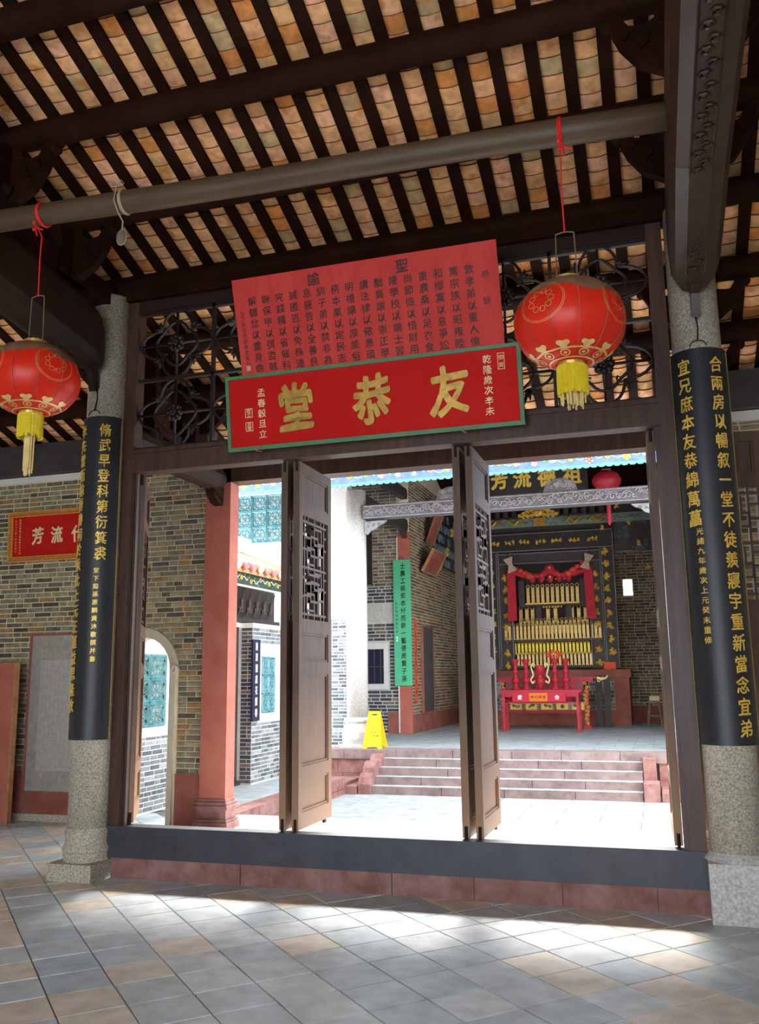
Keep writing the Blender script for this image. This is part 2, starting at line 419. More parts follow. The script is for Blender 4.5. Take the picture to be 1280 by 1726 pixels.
# ------------------------------------------------------------------ roof over the hall
SL = .3305; TS = math.tan(SL); Z0 = 5.2
roof_z = lambda y: Z0-TS*y
RX0, RX1, RY0, RY1 = -3.7, 6.9, -4.3, 3.42
roof = MB()
def slab(mb, x0, x1, y0, z0, y1, z1, t):
    return mb.add([(x0,y0,z0),(x1,y0,z0),(x1,y1,z1),(x0,y1,z1),(x0,y0,z0+t),(x1,y0,z0+t),(x1,y1,z1+t),(x0,y1,z1+t)],
                  [(0,3,2,1),(4,5,6,7),(0,1,5,4),(1,2,6,5),(2,3,7,6),(3,0,4,7)])
slab(roof, -3.9, 8.4, -4.3, roof_z(-4.3)+.09, 3.46, roof_z(3.46)+.09, .12)
slab(roof, -3.9, 8.4, -10.8, 4.3, -4.3, roof_z(-4.3)+.09, .12)
roof = roof.build('roof', 'roof_wood'); roof['kind'] = 'structure'
rm = []
for k in range(5):
    r = random.Random(50+k); mb = MB(); W, Lh, sag, th = .168, .158, .015+r.uniform(-.003, .004), .016
    vs = []
    for y in (-Lh/2, Lh/2):
        for lvl in (0, 1):
            for i in range(6):
                u = -1+2*i/5; x = u*W/2
                z = -sag*(1-u*u)+lvl*th - (y/Lh)*(-.006) + (0 if y > 0 else -.010) + r.uniform(-.001, .001)
                vs.append((x, y, z))
    fs = []
    for i in range(5):
        fs += [(i, 12+i, 12+i+1, i+1), (6+i, 6+i+1, 18+i+1, 18+i), (i, i+1, 6+i+1, 6+i), (12+i, 18+i, 18+i+1, 12+i+1)]
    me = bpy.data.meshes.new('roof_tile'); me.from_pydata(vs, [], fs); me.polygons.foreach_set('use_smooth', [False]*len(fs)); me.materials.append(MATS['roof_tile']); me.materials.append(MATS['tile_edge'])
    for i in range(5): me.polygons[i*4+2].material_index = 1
    rm.append(me)
PX = .235; XT = 3.085-PX*29
cs, sn = math.cos(SL), math.sin(SL)
tiles = []
for i in range(48):
    x = XT+PX*i
    if x > RX1 or x < RX0: continue
    off = random.Random(i).uniform(0, .12)
    for j in range(64):
        y = RY0+off+j*.127
        if y > RY1: break
        z = roof_z(y)+.052
        q = in_win((x, y, z), [(0, 0, 1135, 470), (1200, 0, 1280, 640)])
        tiles.append((q if q else 1e3, i, j, (x, y, z)))
tiles.sort(key=lambda t: t[0]); rest = MB()
for n, (q, i, j, p) in enumerate(tiles):
    me = rm[(i*3+j*5) % 5]; rr = random.Random(i*100+j); tw = rr.uniform(-.02, .02)
    m = Matrix.Translation(p) @ Matrix.Rotation(-SL+rr.uniform(-.01, .01), 4, 'X') @ Matrix.Rotation(tw, 4, 'Z')
    if n < 300: link('roof_tile', me, roof, mw=m)
    else: rest.add([m @ v.co for v in me.vertices], [tuple(f.vertices) for f in me.polygons])
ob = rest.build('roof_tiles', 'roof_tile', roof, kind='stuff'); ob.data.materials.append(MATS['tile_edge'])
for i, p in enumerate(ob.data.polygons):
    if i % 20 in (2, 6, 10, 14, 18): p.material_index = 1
# rafters
ra = MB(); L = (RY1-RY0)/cs
ra.box(-.045, .045, -L/2, L/2, 0, .035); ram = ra.mesh('rafter', 'roof_wood')
ym = (RY0+RY1)/2
for i in range(48):
    x = XT+PX*i+PX/2
    if RX0 < x < RX1: link('rafter', ram, roof, mw=Matrix.Translation((x, ym, roof_z(ym))) @ Matrix.Rotation(-SL, 4, 'X'))
# purlins
for y in (-3.75, -2.98, -2.21, -1.44, -.67, .10, .87, 1.64):
    r = .10; zc = roof_z(y)-r/cs-.004
    pts = [(x, y, zc) for x in (-3.8, 0, 4, 8.3)]
    MB().tube(pts, r, 14).build('purlin', 'roof_wood', roof, smooth=True)

# ------------------------------------------------------------------ rear wall of the hall with the arch (y = 2.3)
YW = 2.3
AX0, AX1, ASP = -1.62, -.93, 1.66          # arch opening: left and right jambs, spring line
AC = (AX0+AX1)/2; AR = (AX1-AX0)/2
wl = MB()
f_xz = lambda u, v, d: (u, YW+d, v)
arch = [(AC+AR*math.cos(t), ASP+AR*math.sin(t)) for t in [PI*k/14 for k in range(15)]]      # right to left
wl.prism([(-3.6, 0), (AX0, 0), (AX0, ASP)] + [(-3.6, ASP)], .008, .28, f_xz)
wl.prism([(AX1, 0), (-.50, 0), (-.50, ASP), (AX1, ASP)], .008, .28, f_xz)
for k in range(14):
    (a, b), (c, d) = arch[k+1], arch[k]
    wl.prism([(a, b), (c, d), (c, 3.98), (a, 3.98)], .008, .28, f_xz)
wl.prism([(-3.6, ASP), (AX0, ASP), (AX0, 3.98), (-3.6, 3.98)], .008, .28, f_xz)
wl.prism([(AX1, ASP), (-.50, ASP), (-.50, 3.98), (AX1, 3.98)], .008, .28, f_xz)
wall = wl.build('wall_left', 'mortar'); wall['kind'] = 'structure'
def spans_left(c, d):
    iv = [(-3.6, -.505)]
    m = (c+d)/2; RW = AR+.10
    if m < ASP: iv = minus(iv, (AC-RW, AC+RW))
    elif m < ASP+RW:
        h = math.sqrt(max(0, RW*RW-(m-ASP)**2)); iv = minus(iv, (AC-h, AC+h))
    return iv
bricks(wall, (0, YW, 0), (1,0,0), (0,-1,0), spans_left, .54, 3.90, 'brick_warm', [(0, 800, 150, 1310), (232, 790, 345, 1310)], seed=3)
db = MB().prism([(-3.6, 0), (AC-AR-.1, 0), (AC-AR-.1, .54), (-3.6, .54)], -.015, .0079, f_xz)
db.prism([(AC+AR+.1, 0), (-.50, 0), (-.50, .54), (AC+AR+.1, .54)], -.015, .0079, f_xz)
db.build('dado', 'dado_red', wall)
MB().box(-3.6, AC-AR-.1, YW-.06, YW-.016, 0, .08).build('footing', 'granite', wall)
MB().prism([(-3.6, 3.905), (-.5, 3.905), (-.5, 3.975), (-3.6, 3.975)], -.012, .0079, f_xz).build('plaster_band', 'white_plaster', wall)
# moulded arch surround
ar = MB()
for r0, r1, dd in ((AR, AR+.06, -.02), (AR+.06, AR+.105, -.035)):
    o = [(AC+r1*math.cos(t), ASP+r1*math.sin(t)) for t in [PI*k/14 for k in range(15)]]
    i_ = [(AC+r0*math.cos(t), ASP+r0*math.sin(t)) for t in [PI*k/14 for k in range(15)]]
    for k in range(14): ar.prism([i_[k+1], i_[k], o[k], o[k+1]], dd, .0079, f_xz)
ar.prism([(AX1, 0), (AX1+.06, 0), (AX1+.06, ASP), (AX1, ASP)], -.02, .0079, f_xz)
ar.prism([(AX0-.06, 0), (AX0, 0), (AX0, ASP), (AX0-.06, ASP)], -.02, .0079, f_xz)
for s_ in (-1, 1):      # little scroll capitals at the spring line
    x = AC+s_*(AR+.075)
    ar.tube([(x+s_*.05*math.cos(t)*(1-t/9), YW-.045, ASP-.02+.05*math.sin(t)*(1-t/9)) for t in [k*.7 for k in range(10)]], .016, 5)
ar.build('arch_moulding', 'cream_plaster', wall)

wr = MB().box(4.86, 8.2, YW+.008, YW+.28, 0, 3.98).build('wall_right', 'mortar'); wr['kind'] = 'structure'
bricks(wr, (0, YW, 0), (1,0,0), (0,-1,0), lambda a, b: [(4.86, 6.3)], .5, 3.88, 'brick_warm', [(1200, 690, 1300, 1300)], seed=9, nmax=220)
MB().box(4.86, 8.2, YW-.012, YW+.0079, 3.885, 3.975).build('plaster_band', 'white_plaster', wr)
MB().box(4.86, 8.2, YW-.015, YW+.0079, 0, .5).build('dado', 'dado_red', wr)
for nm, x0, x1 in (('wall_west', -3.8, -3.61), ('wall_east', 8.21, 8.4)):
    o = MB().box(x0, x1, -10.5, 2.58, 0, 6.5).build(nm, 'cream_plaster'); o['kind'] = 'structure'
o = MB().box(-3.6, -.4, -10.5, -10.3, 0, 4.4).box(6.0, 8.2, -10.5, -10.3, 0, 4.4).box(-.4, 6.0, -10.5, -10.3, 3.5, 4.4).build('wall_front', 'cream_plaster'); o['kind'] = 'structure'  # unseen wall behind the camera, added with an opening sized for fill light
# wall plate / eave beam over that wall
o = MB().box(-3.7, -.52, 2.22, 2.5, 3.985, 4.36).box(4.86, 8.3, 2.22, 2.5, 3.985, 4.36).build('eave_beam', 'screen_wood'); o['kind'] = 'structure'
tag(o, 'dark beam resting on the brick walls left and right behind the screen', 'beam')
o = MB().box(-.55, 4.9, 2.24, 2.46, 3.69, 3.98).build('inner_beam', 'frame_wood'); o['kind'] = 'structure'
tag(o, 'brown beam seen just under the door lintel towards the courtyard', 'beam')
# pink pillar with moulded foot
def pink_pillar(x0, x1, y0, y1, label):
    t = thing('square_pillar', label, 'pillar'); t['kind'] = 'structure'
    s = MB().box(x0, x1, y0, y1, .30, 3.98); s.build('shaft', 'red_plaster', t)
    b = MB()
    for z0, z1, e in ((0, .07, .05), (.07, .10, .035), (.10, .20, .02), (.20, .235, .045), (.235, .27, .03), (.27, .30, .012)): b.box(x0-e, x1+e, y0-e, y1+e, z0, z1)
    b.build('moulded_foot', 'red_stone', t)
pink_pillar(-.51, -.205, 2.24, 2.44, 'pink plastered square pillar at the end of the arched brick wall')
pink_pillar(4.5, 4.85, 2.24, 2.62, 'pink plastered square pillar behind the right granite column')

# ------------------------------------------------------------------ courtyard floor
cf = MB().box(-3.6, 9, 3.3, 8.0, -.7, -.262).build('courtyard_floor', 'grout'); cf['kind'] = 'structure'
y = 3.31; row = 0
while y < 7.12:
    h = .48; x = -.62-(row % 2)*.5
    while x < 5.3:
        a = max(x, -.60); b = min(x+1.0, 5.3)
        if b-a > .1: MB().box(a+.004, b-.004, y+.004, min(y+h, 7.12)-.004, -.262, -.25).build('paving_slab', 'courtyard_stone', cf)
        x += 1.0
    y += h; row += 1
# corridor floor along the left of the courtyard
ck = MB().box(-3.4, -.60, 3.3, 7.0, -.6, -.01).build('corridor_floor', 'grout'); ck['kind'] = 'structure'
y = 3.3
while y < 7.0:
    for x0, x1 in ((-1.82, -1.34), (-1.34, -.86)):
        MB().box(x0+.004, x1-.004, y+.004, min(y+.6, 7.0)-.004, -.01, 0).build('paving_slab', 'courtyard_stone', ck)
    MB().box(-.86+.003, -.585, y+.003, min(y+.6, 7.0)-.003, -.16, 0).build('kerb_stone', 'red_stone', ck)
    y += .6
for k in range(6):
    MB().box(-.60, -.575, 3.3+k*.62, 3.3+k*.62+.6, -.25, -.165).build('kerb_stone', 'red_stone', ck)
o = MB().box(-.573, -.52, 3.28, 3.40, -.25, -.11).build('drain_block', 'couplet_black'); tag(o, 'small black drain spout at the foot of the red kerb beside the pillar', 'drain')

# ------------------------------------------------------------------ far hall platform, steps
YP, ZP, ZC = 8.0, .35, -.25
pf = MB().box(-3.6, 9, YP+.02, 17.2, -.6, ZP-.008).build('far_hall_floor', 'grout'); pf['kind'] = 'structure'
y = YP+.32; row = 0
while y < 16.4:
    for k in range(-4, 10):
        x = k*.62+(row % 2)*.31
        if x < -2.4 or x > 5.9: continue
        MB().box(x+.004, x+.616, y+.004, min(y+.62, 16.45)-.004, ZP-.008, ZP).build('floor_slab', 'courtyard_stone', pf)
    y += .62; row += 1
def stone_row(x0, x1, y0, y1, z0, z1, n, root, name='stone_block', material='red_stone', seed=0):
    r = random.Random(seed); cuts = [x0]+[x0+(x1-x0)*(i+r.uniform(-.12, .12))/n for i in range(1, n)]+[x1]
    for a, b in zip(cuts, cuts[1:]):
        e = r.uniform(0, .004)
        mb = MB(); mb.box(a+.004, b-.004, y0-e, y1, z0+.003, z1)
        mb.build(name, material, root)
st = thing('stone_steps', 'broad flight of five red sandstone steps up to the far hall', 'steps', (0,0,0)); st['kind'] = 'structure'
SX0, SX1 = -.18, 3.87
for i in range(4): stone_row(SX0, SX1, 7.1+.2*i, 7.32+.2*i, ZC+(.0 if i == 0 else .12*i-.02), ZC+.12*(i+1), 4+(i % 2), st, 'step_stone', 'step_stone', seed=20+i)
for i in range(4):    # thin layer of paler stone over each tread
    MB().box(SX0, SX1, 7.095+.2*i, 7.30+.2*i, ZC+.12*(i+1)+.0003, ZC+.12*(i+1)+.003).build('tread', 'courtyard_stone', st)
# coping and retaining wall
pw = thing('platform_edge', 'red sandstone coping and block wall along the front of the far hall', 'wall'); pw['kind'] = 'structure'
stone_row(-1.7, 5.4, 7.9, YP+.32, .20, ZP+.002, 8, pw, 'coping_stone', 'step_stone', seed=31)
stone_row(-1.7, -.22, 7.93, 8.05, -.03, .20, 2, pw, seed=32); stone_row(-1.7, -.22, 7.93, 8.05, ZC, -.03, 2, pw, seed=33)
stone_row(4.1, 5.4, 7.93, 8.05, -.03, .20, 2, pw, seed=34); stone_row(4.1, 5.4, 7.93, 8.05, ZC, -.03, 2, pw, seed=35)
stone_row(-.60, -.40, 7.0, 7.92, ZC, -.13, 1, pw, 'ledge_stone', seed=36); stone_row(-1.7, -.60, 7.01, 7.92, -.20, -.08, 2, pw, 'ledge_stone', seed=37)
stone_row(4.12, 5.4, 7.1, 7.92, ZC, -.13, 2, pw, 'ledge_stone', seed=38)
# cheek stones
lc = MB()
f_yz = lambda x0: (lambda u, v, d: (x0+d, u, v))
prof = [(7.05, ZC), (7.93, ZC), (7.93, .30), (7.72, .30), (7.66, .22), (7.60, .17), (7.50, .22), (7.38, .20), (7.30, .12), (7.28, .04), (7.20, .06), (7.10, .0), (7.04, -.10)]
lc.prism(prof, 0, .20, f_yz(-.38)); lc = lc.build('cheek_stone', 'red_stone'); tag(lc, 'rounded scroll-shaped red cheek stone at the left end of the steps', 'stone')
MB().tube([(-.38+.0, 7.2+.06*math.cos(t), -.05+.06*math.sin(t)) for t in [k*PI/5 for k in range(10)]], .012, 5, closed=True).build('scroll', 'red_stone', lc)
rc = MB(); rc.box(3.88, 4.10, 7.05, 7.5, ZC, -.0); rc.box(3.88, 4.06, 7.5, 7.92, ZC, .30)
tag(rc.build('cheek_stone', 'red_stone'), 'plain squared cheek stone at the right end of the steps', 'stone')

# ------------------------------------------------------------------ left side of the courtyard: corridor building
sw = MB()
sw.box(-1.86, -1.608, 2.58, 3.62, 0, 2.62)
sw = sw.build('wall_1', 'mortar_pale'); sw['kind'] = 'structure'
WIN1 = (2.42, 3.38, .86, 2.3)
bricks(sw, (-1.60-.008, 0, 0), (0,1,0), (1,0,0), lambda a, b: minus([(2.6, 3.62)], (WIN1[0], WIN1[1])) if (a+b)/2 > .86 else [(2.6, 3.62)], .02, 2.3, 'brick_grey', [(205, 1050, 300, 1390)], seed=11, nmax=150, depth=.006)
def teal_tile(y0, y1, z0, z1, x, root, axis='x', d=1):
    """glazed openwork tile: frame, stepped octagon and quatrefoil; axis = direction it faces"""
    mb = MB(); cy_, cz = (y0+y1)/2, (z0+z1)/2; ry, rz = (y1-y0)/2, (z1-z0)/2
    P = (lambda u, v, w_: (x+d*w_, cy_+u*ry, cz+v*rz)) if axis == 'x' else (lambda u, v, w_: (cy_+u*ry, x-w_, cz+v*rz))
    T = .028
    def br(a, b, wd=.016):
        mb.tube([P(a[0], a[1], .02), P(b[0], b[1], .02)], wd, 4)
    for a, b in (((-1,-1),(1,-1)),((1,-1),(1,1)),((1,1),(-1,1)),((-1,1),(-1,-1))): br(a, b, .020)
    oc = [(-.8,-.35),(-.55,-.35),(-.55,-.6),(-.3,-.6),(-.3,-.85),(.3,-.85),(.3,-.6),(.55,-.6),(.55,-.35),(.8,-.35),(.8,.35),(.55,.35),(.55,.6),(.3,.6),(.3,.85),(-.3,.85),(-.3,.6),(-.55,.6),(-.55,.35),(-.8,.35)]
    for i in range(len(oc)): br(oc[i], oc[(i+1) % len(oc)], .011)
    for cx_, cz_ in ((0,.45),(0,-.45),(.42,0),(-.42,0)):
        mb.tube([P(cx_+.24*math.cos(t), cz_+.24*math.sin(t), .02) for t in [k*PI/4 for k in range(8)]], .009, 4, closed=True)
    br((-.8,.8),(-.55,.6), .009); br((.8,.8),(.55,.6), .009); br((-.8,-.8),(-.55,-.6), .009); br((.8,-.8),(.55,-.6), .009)
    mb.ball(P(0,0,.02), .022, 5, 4)
    return mb.build('glazed_tile', 'teal_glaze', root)
def lattice_window(name, label, x, y0, y1, z0, z1, ny, nz, m, axis='x'):
    t = thing(name, label, 'window'); t['kind'] = 'structure'
    if axis == 'x':
        fr = MB()
        fr.box(x-.02, x+.012, y0-m, y0, z0-m*1.2, z1+m); fr.box(x-.02, x+.012, y1, y1+m*2, z0-m*1.2, z1+m)
        fr.box(x-.02, x+.012, y0, y1, z1, z1+m); fr.box(x-.02, x+.012, y0, y1, z0-m*1.2, z0)
        fr.build('surround', 'white_plaster', t)
        MB().box(x-.05, x-.03, y0, y1, z0, z1).build('backing', 'teal_dark', t)
    else:
        fr = MB()
        fr.box(y0-m, y0, x-.012, x+.05, z0-m, z1+m); fr.box(y1, y1+m, x-.012, x+.05, z0-m, z1+m)
        fr.box(y0, y1, x-.012, x+.05, z1, z1+m); fr.box(y0, y1, x-.012, x+.05, z0-m, z0)
        fr.build('surround', 'white_plaster', t)
        MB().box(y0, y1, x+.03, x+.05, z0, z1).build('backing', 'teal_dark', t)
    for i in range(ny):
        for j in range(nz):
            a = y0+(y1-y0)*i/ny; b = y0+(y1-y0)*(i+1)/ny; c = z0+(z1-z0)*j/nz; d = z0+(z1-z0)*(j+1)/nz
            teal_tile(a+.012, b-.012, c+.012, d-.012, x if axis == 'x' else x+.02, t, axis)
    return t
lattice_window('window_1', 'teal glazed lattice window framed in white, seen through the arch', -1.60, 2.56, 3.30, .99, 1.83, 2, 3, .10)
# wall with window and end pier further along
w2 = MB().box(-1.62-.35, -1.608, 5.80, 7.0, 0, 2.36).build('wall_2', 'mortar_pale'); w2['kind'] = 'structure'
bricks(w2, (-1.608, 0, 0), (0,1,0), (1,0,0), lambda a, b: minus([(5.80, 7.0)], (5.98, 6.85)) if .88 < (a+b)/2 < 2.03 else [(5.80, 7.0)], .02, 2.32, 'brick_grey', [(400, 1040, 480, 1340)], seed=12, nmax=220, depth=.006)
bricks(w2, (0, 5.80, 0), (1,0,0), (0,-1,0), lambda a, b: [(-1.80, -1.61)], .02, 2.32, 'brick_dark', [(400, 1040, 480, 1340)], seed=13, nmax=70, depth=.008)
lattice_window('window_2', 'teal glazed lattice window in a white frame behind the navy couplet board', -1.60, 6.08, 6.54, 1.02, 1.86, 2, 3, .12)
# dark folding doors and carved transom between the two walls
dk = thing('corridor_doors', 'dark panelled doors of the side corridor left of the courtyard', 'door'); dk['kind'] = 'structure'
XD = -1.84
for k, (a, b) in enumerate(((3.64, 4.17), (4.18, 4.71), (4.72, 5.25), (5.26, 5.79))):
    lf = MB().box(XD-.05, XD, a, b, .06, 2.30).build('door_panel', 'door_dark', dk)
    ln = MB()
    for z0, z1 in ((.14, .66), (.70, 1.02), (1.06, 1.78), (1.84, 2.22)):
        for q in (((a+.07, z0), (b-.07, z0)), ((b-.07, z0), (b-.07, z1)), ((b-.07, z1), (a+.07, z1)), ((a+.07, z1), (a+.07, z0))):
            ln.bar((XD+.006, q[0][0], q[0][1]), (XD+.006, q[1][0], q[1][1]), .012, .012)
    for i in range(7):
        for j in range(3):
            c = (XD+.006, a+.12+j*.11, 1.12+i*.10); ln.tube([(c[0], c[1]+.045*math.cos(t), c[2]+.045*math.sin(t)) for t in [q*PI/3 for q in range(6)]], .007, 3, closed=True)
    ln.build('moulding', 'wood_line', lf)
MB().box(-1.90, -1.70, 2.6, 7.0, 2.37, 2.43).build('head_beam', 'door_dark', dk)
MB().box(-1.90, -1.78, 3.62, 5.80, 0, .06).build('threshold', 'door_dark', dk)
MB().box(-1.84, -1.80, 2.6, 7.0, 2.43, 2.92).build('transom_board', 'lacquer_black', dk)
tr = MB()
for k in range(16):
    yc = 2.8+k*.27
    for s_ in (-1, 1):
        tr.tube([(-1.78, yc+s_*(.02+.012*t*math.cos(t)), 2.67+.030*t*math.sin(t)) for t in [.4+q*.55 for q in range(11)]], .010, 4)
    tr.tube([(-1.78, yc-.13, 2.46), (-1.78, yc, 2.67), (-1.78, yc+.13, 2.88)], .008, 4)
tr.build('transom_scrollwork', 'wood_line', dk)
# corridor roof with painted fascia
cr = MB()
cr.add([(-1.05,2.58,2.99),(-1.05,7.2,2.99),(-2.35,7.2,3.50),(-2.35,2.58,3.50),(-1.05,2.58,2.94),(-1.05,7.2,2.94),(-2.35,7.2,3.45),(-2.35,2.58,3.45)],
       [(0,1,2,3),(7,6,5,4),(0,4,5,1),(1,5,6,2),(2,6,7,3),(3,7,4,0)])
cr = cr.build('corridor_roof', 'roof_ochre'); cr['kind'] = 'structure'
for k in range(20):
    yy = 2.7+k*.23
    MB().tube([(-1.02, yy, 3.03), (-2.35, yy, 3.55)], .055, 8).build('roof_tile', 'roof_ochre', cr, smooth=True)
    MB().tube([(-1.012, yy, 3.03), (-.99, yy, 3.022)], .06, 8).build('tile_end', 'pink_paint' if k % 3 else 'white_paint', cr)
MB().box(-2.55, -2.33, 2.58, 7.2, 3.3, 3.86).build('ridge_wall', 'white_plaster', cr)
gr = MB()
for k in range(26):
    gr.box(-2.328, -2.31, 2.65+k*.17, 2.65+k*.17+.12, 3.60, 3.66+.02*(k % 3)); gr.box(-2.328, -2.315, 2.65+k*.17, 2.65+k*.17+.15, 3.72, 3.75)
gr.build('ridge_painting', 'grey_ridge', cr, kind='stuff')
fa = MB().box(-1.13, -1.10, 2.6, 7.1, 2.78, 2.96).build('painted_fascia', 'fascia_black', cr)
MB().box(-1.135, -1.095, 2.6, 7.1, 2.765, 2.785).build('fascia_edge', 'white_paint', cr)
def flower(mb_by, P, r, rnd):
    """P(u, v) -> point on the board, little raised blossom with petals and a stem"""
    k = rnd.choice(['yellow_paint', 'pink_paint', 'yellow_paint', 'white_paint'])
    n = rnd.choice([5, 6]); a0 = rnd.random()*6
    for i in range(n):
        t = a0+2*PI*i/n; c = (math.cos(t)*r*.55, math.sin(t)*r*.55)
        mb_by[k].prism([(c[0]+r*.42*math.cos(q), c[1]+r*.42*math.sin(q)) for q in [j*PI/3 for j in range(6)]], .001, .006, P)
    mb_by['pink_paint' if k != 'pink_paint' else 'yellow_paint'].prism([(r*.25*math.cos(q), r*.25*math.sin(q)) for q in [j*PI/3 for j in range(6)]], .006, .010, P)
def stem(mb_by, P, L_, rnd):
    pts = [(-L_/2+L_*i/7, .022*math.sin(i*1.1+rnd.random())) for i in range(8)]
    for a, b in zip(pts, pts[1:]):
        mb_by['white_paint'].prism([(a[0], a[1]-.004), (b[0], b[1]-.004), (b[0], b[1]+.004), (a[0], a[1]+.004)], .001, .005, P)
    for i in (1, 3, 5, 6):
        x_, y_ = pts[i]; s_ = rnd.choice([-1, 1])
        mb_by['leaf_paint'].prism([(x_, y_), (x_+.03, y_+s_*.01), (x_+.055, y_+s_*.045), (x_+.015, y_+s_*.035)][::s_], .001, .005, P)
rnd = random.Random(5); by = {k: MB() for k in ('yellow_paint', 'pink_paint', 'white_paint', 'leaf_paint')}
for k in range(30):
    yc = 2.7+k*.15; P = lambda u, v, d, yc=yc, zc=2.87+rnd.uniform(-.03, .03): (-1.10+d, yc+u, zc+v)
    if k % 2: flower(by, P, .04, rnd)
    else: stem(by, P, .2, rnd)
for k, m_ in by.items():
    if m_.v: m_.build('painted_flowers', k, fa)

# ------------------------------------------------------------------ far hall: facade walls, columns, beam, roof
fw = MB(); fw.box(-4.2, -1.09, 8.62, 8.9, .35, 5.3); fw = fw.build('wall_3', 'white_plaster'); fw['kind'] = 'structure'
bricks(fw, (0, 8.62, 0), (1,0,0), (0,-1,0), lambda a, b: [(-1.5, -1.10)], .36, 2.6, 'brick_grey', [(560, 1000, 600, 1260)], seed=15, nmax=120, depth=.006)
lattice_window('window_3', 'large teal glazed lattice panel high in the white wall above the corridor roof', 8.60, -3.62, -2.38, 4.03, 4.95, 4, 3, .06, axis='y')
def far_column(x, label):
    t = thing('granite_column', label, 'column', (x, 8.45, ZP)); t['kind'] = 'structure'
    MB().lathe([(.185, .50), (.19, 2.0), (.18, 4.5)], 20).build('shaft', 'granite_pale', t, smooth=True)
    b = MB(); b.box(-.25, .25, -.25, .25, 0, .06); b.lathe([(.25, .06), (.27, .14), (.27, .26), (.23, .36), (.20, .40), (.225, .43), (.225, .46), (.19, .50)], 16)
    b.build('base', 'granite_pale', t)
far_column(-.86, 'white-lit round granite column at the left front of the far hall')
far_column(4.53, 'granite column of the far hall, mostly hidden behind the right door post')
def scroll(mb, c, r, P, turns=1.6, tube=.010, flip=1, n=12):
    mb.tube([P(c[0]+flip*r*(1-i/n*.85)*math.cos(turns*2*PI*i/n), c[1]+r*(1-i/n*.85)*math.sin(turns*2*PI*i/n), .004) for i in range(n+1)], tube, 4)
sb = thing('carved_beam', 'long grey carved stone beam across the front of the far hall', 'beam'); sb['kind'] = 'structure'
MB().box(-.68, 4.35, 8.30, 8.55, 4.31, 4.55).build('beam_body', 'grey_dark', sb)
cv = MB(); P = lambda u, v, d: (u, 8.30-d, v); rnd = random.Random(8)
for k in range(58):
    x = -.6+k*.085; scroll(cv, (x, 4.43+rnd.uniform(-.045, .045)), rnd.uniform(.04, .07), P, rnd.uniform(.8, 1.6), .013, rnd.choice([-1, 1]), 9)
for k in range(16):
    x = -.6+k*.31; cv.tube([P(x+.3*i/6, 4.43+.07*math.sin(i+k*1.7), .004) for i in range(7)], .011, 4)
cv.tube([P(-.66, 4.53, .004), P(4.34, 4.53, .004)], .012, 4); cv.tube([P(-.66, 4.325, .004), P(4.34, 4.325, .004)], .012, 4)
cv.build('relief_carving', 'grey_carving', sb)
for xa, xb in ((.66, 1.25), (2.52, 3.10)):
    n = 12; poly = [(xa+(xb-xa)*i/n, 4.55+.25*math.sin(PI*i/n)**.6) for i in range(n+1)]
    poly = [(xa, 4.55)]+[(xb, 4.55)]+[(xb-(xb-xa)*i/n, 4.55+.23*max(0, math.sin(PI*i/n))**.35) for i in range(1, n)]
    h = MB().prism(poly, -.12, 0, lambda u, v, d: (u, 8.32-d, v)).build('camel_hump', 'grey_dark', sb)
    hc = MB(); P2 = lambda u, v, d: (u, 8.32-d, v)
    for k in range(20):
        u = rnd.uniform(.12, .88); x = xa+(xb-xa)*u; z = 4.57+rnd.random()*.15; scroll(hc, (x, z), .04, P2, 1.2, .009, rnd.choice([-1, 1]), 8)
    hc.build('relief_carving', 'grey_carving', h)
for sx, xx in ((1, -.68), (-1, 4.35)):
    poly = [(xx, 4.27), (xx, 4.05), (xx+sx*.05, 4.03), (xx+sx*.12, 4.10), (xx+sx*.2, 4.12), (xx+sx*.27, 4.19), (xx+sx*.36, 4.22), (xx+sx*.42, 4.27)]
    if sx > 0: poly = poly[::1]
    b = MB().prism(poly if sx < 0 else poly[::-1], -.06, 0, lambda u, v, d: (u, 8.38-d, v))
    for k in range(3): scroll(b, (xx+sx*(.07+k*.1), 4.17+k*.02), .03, lambda u, v, d: (u, 8.378-d, v), 1.4, .007, sx, 8)
    b.build('bracket', 'grey_carving', sb)
# eave fascia, roof
fs = thing('painted_eave_board', 'bright blue eave board of the far hall painted with flowers and fishes', 'board'); fs['kind'] = 'structure'
MB().box(-4.2, 7.5, 7.20, 7.235, 4.70, 5.06).build('board', 'blue_paint', fs)
sc_ = MB().box(-4.2, 7.5, 7.195, 7.235, 4.685, 4.712); k = -4.2
while k < 7.5:
    sc_.prism([(k, 4.686), (k+.02, 4.668), (k+.055, 4.663), (k+.09, 4.668), (k+.11, 4.686)], 0, .03, lambda u, v, d: (u, 7.228-d, v)); k += .115
sc_.build('scalloped_edge', 'teal_paint', fs)
rnd = random.Random(6); by = {k: MB() for k in ('yellow_paint', 'pink_paint', 'white_paint', 'leaf_paint')}
for k in range(60):
    xc = -3.2+k*.14; P = lambda u, v, d, xc=xc, zc=4.82+rnd.uniform(-.03, .05): (xc+u, 7.20-d, zc+v)
    if k % 2: flower(by, P, rnd.uniform(.04, .07), rnd)
    else: stem(by, P, .26, rnd)
for k, m_ in by.items():
    if m_.v: m_.build('painted_flowers', k, fs)
fr_ = MB(); slab(fr_, -4.4, 7.8, 7.15, 5.06, 12.6, 6.95, .15); slab(fr_, -4.4, 7.8, 12.6, 6.95, 17.3, 5.4, .15)
fr_ = fr_.build('far_roof', 'roof_wood'); fr_['kind'] = 'structure'
for k in range(30):
    x = -1.9+k*.26; MB().bar((x, 7.2, 5.0), (x, 12.5, 6.86), .09, .04).build('rafter', 'screen_wood', fr_)
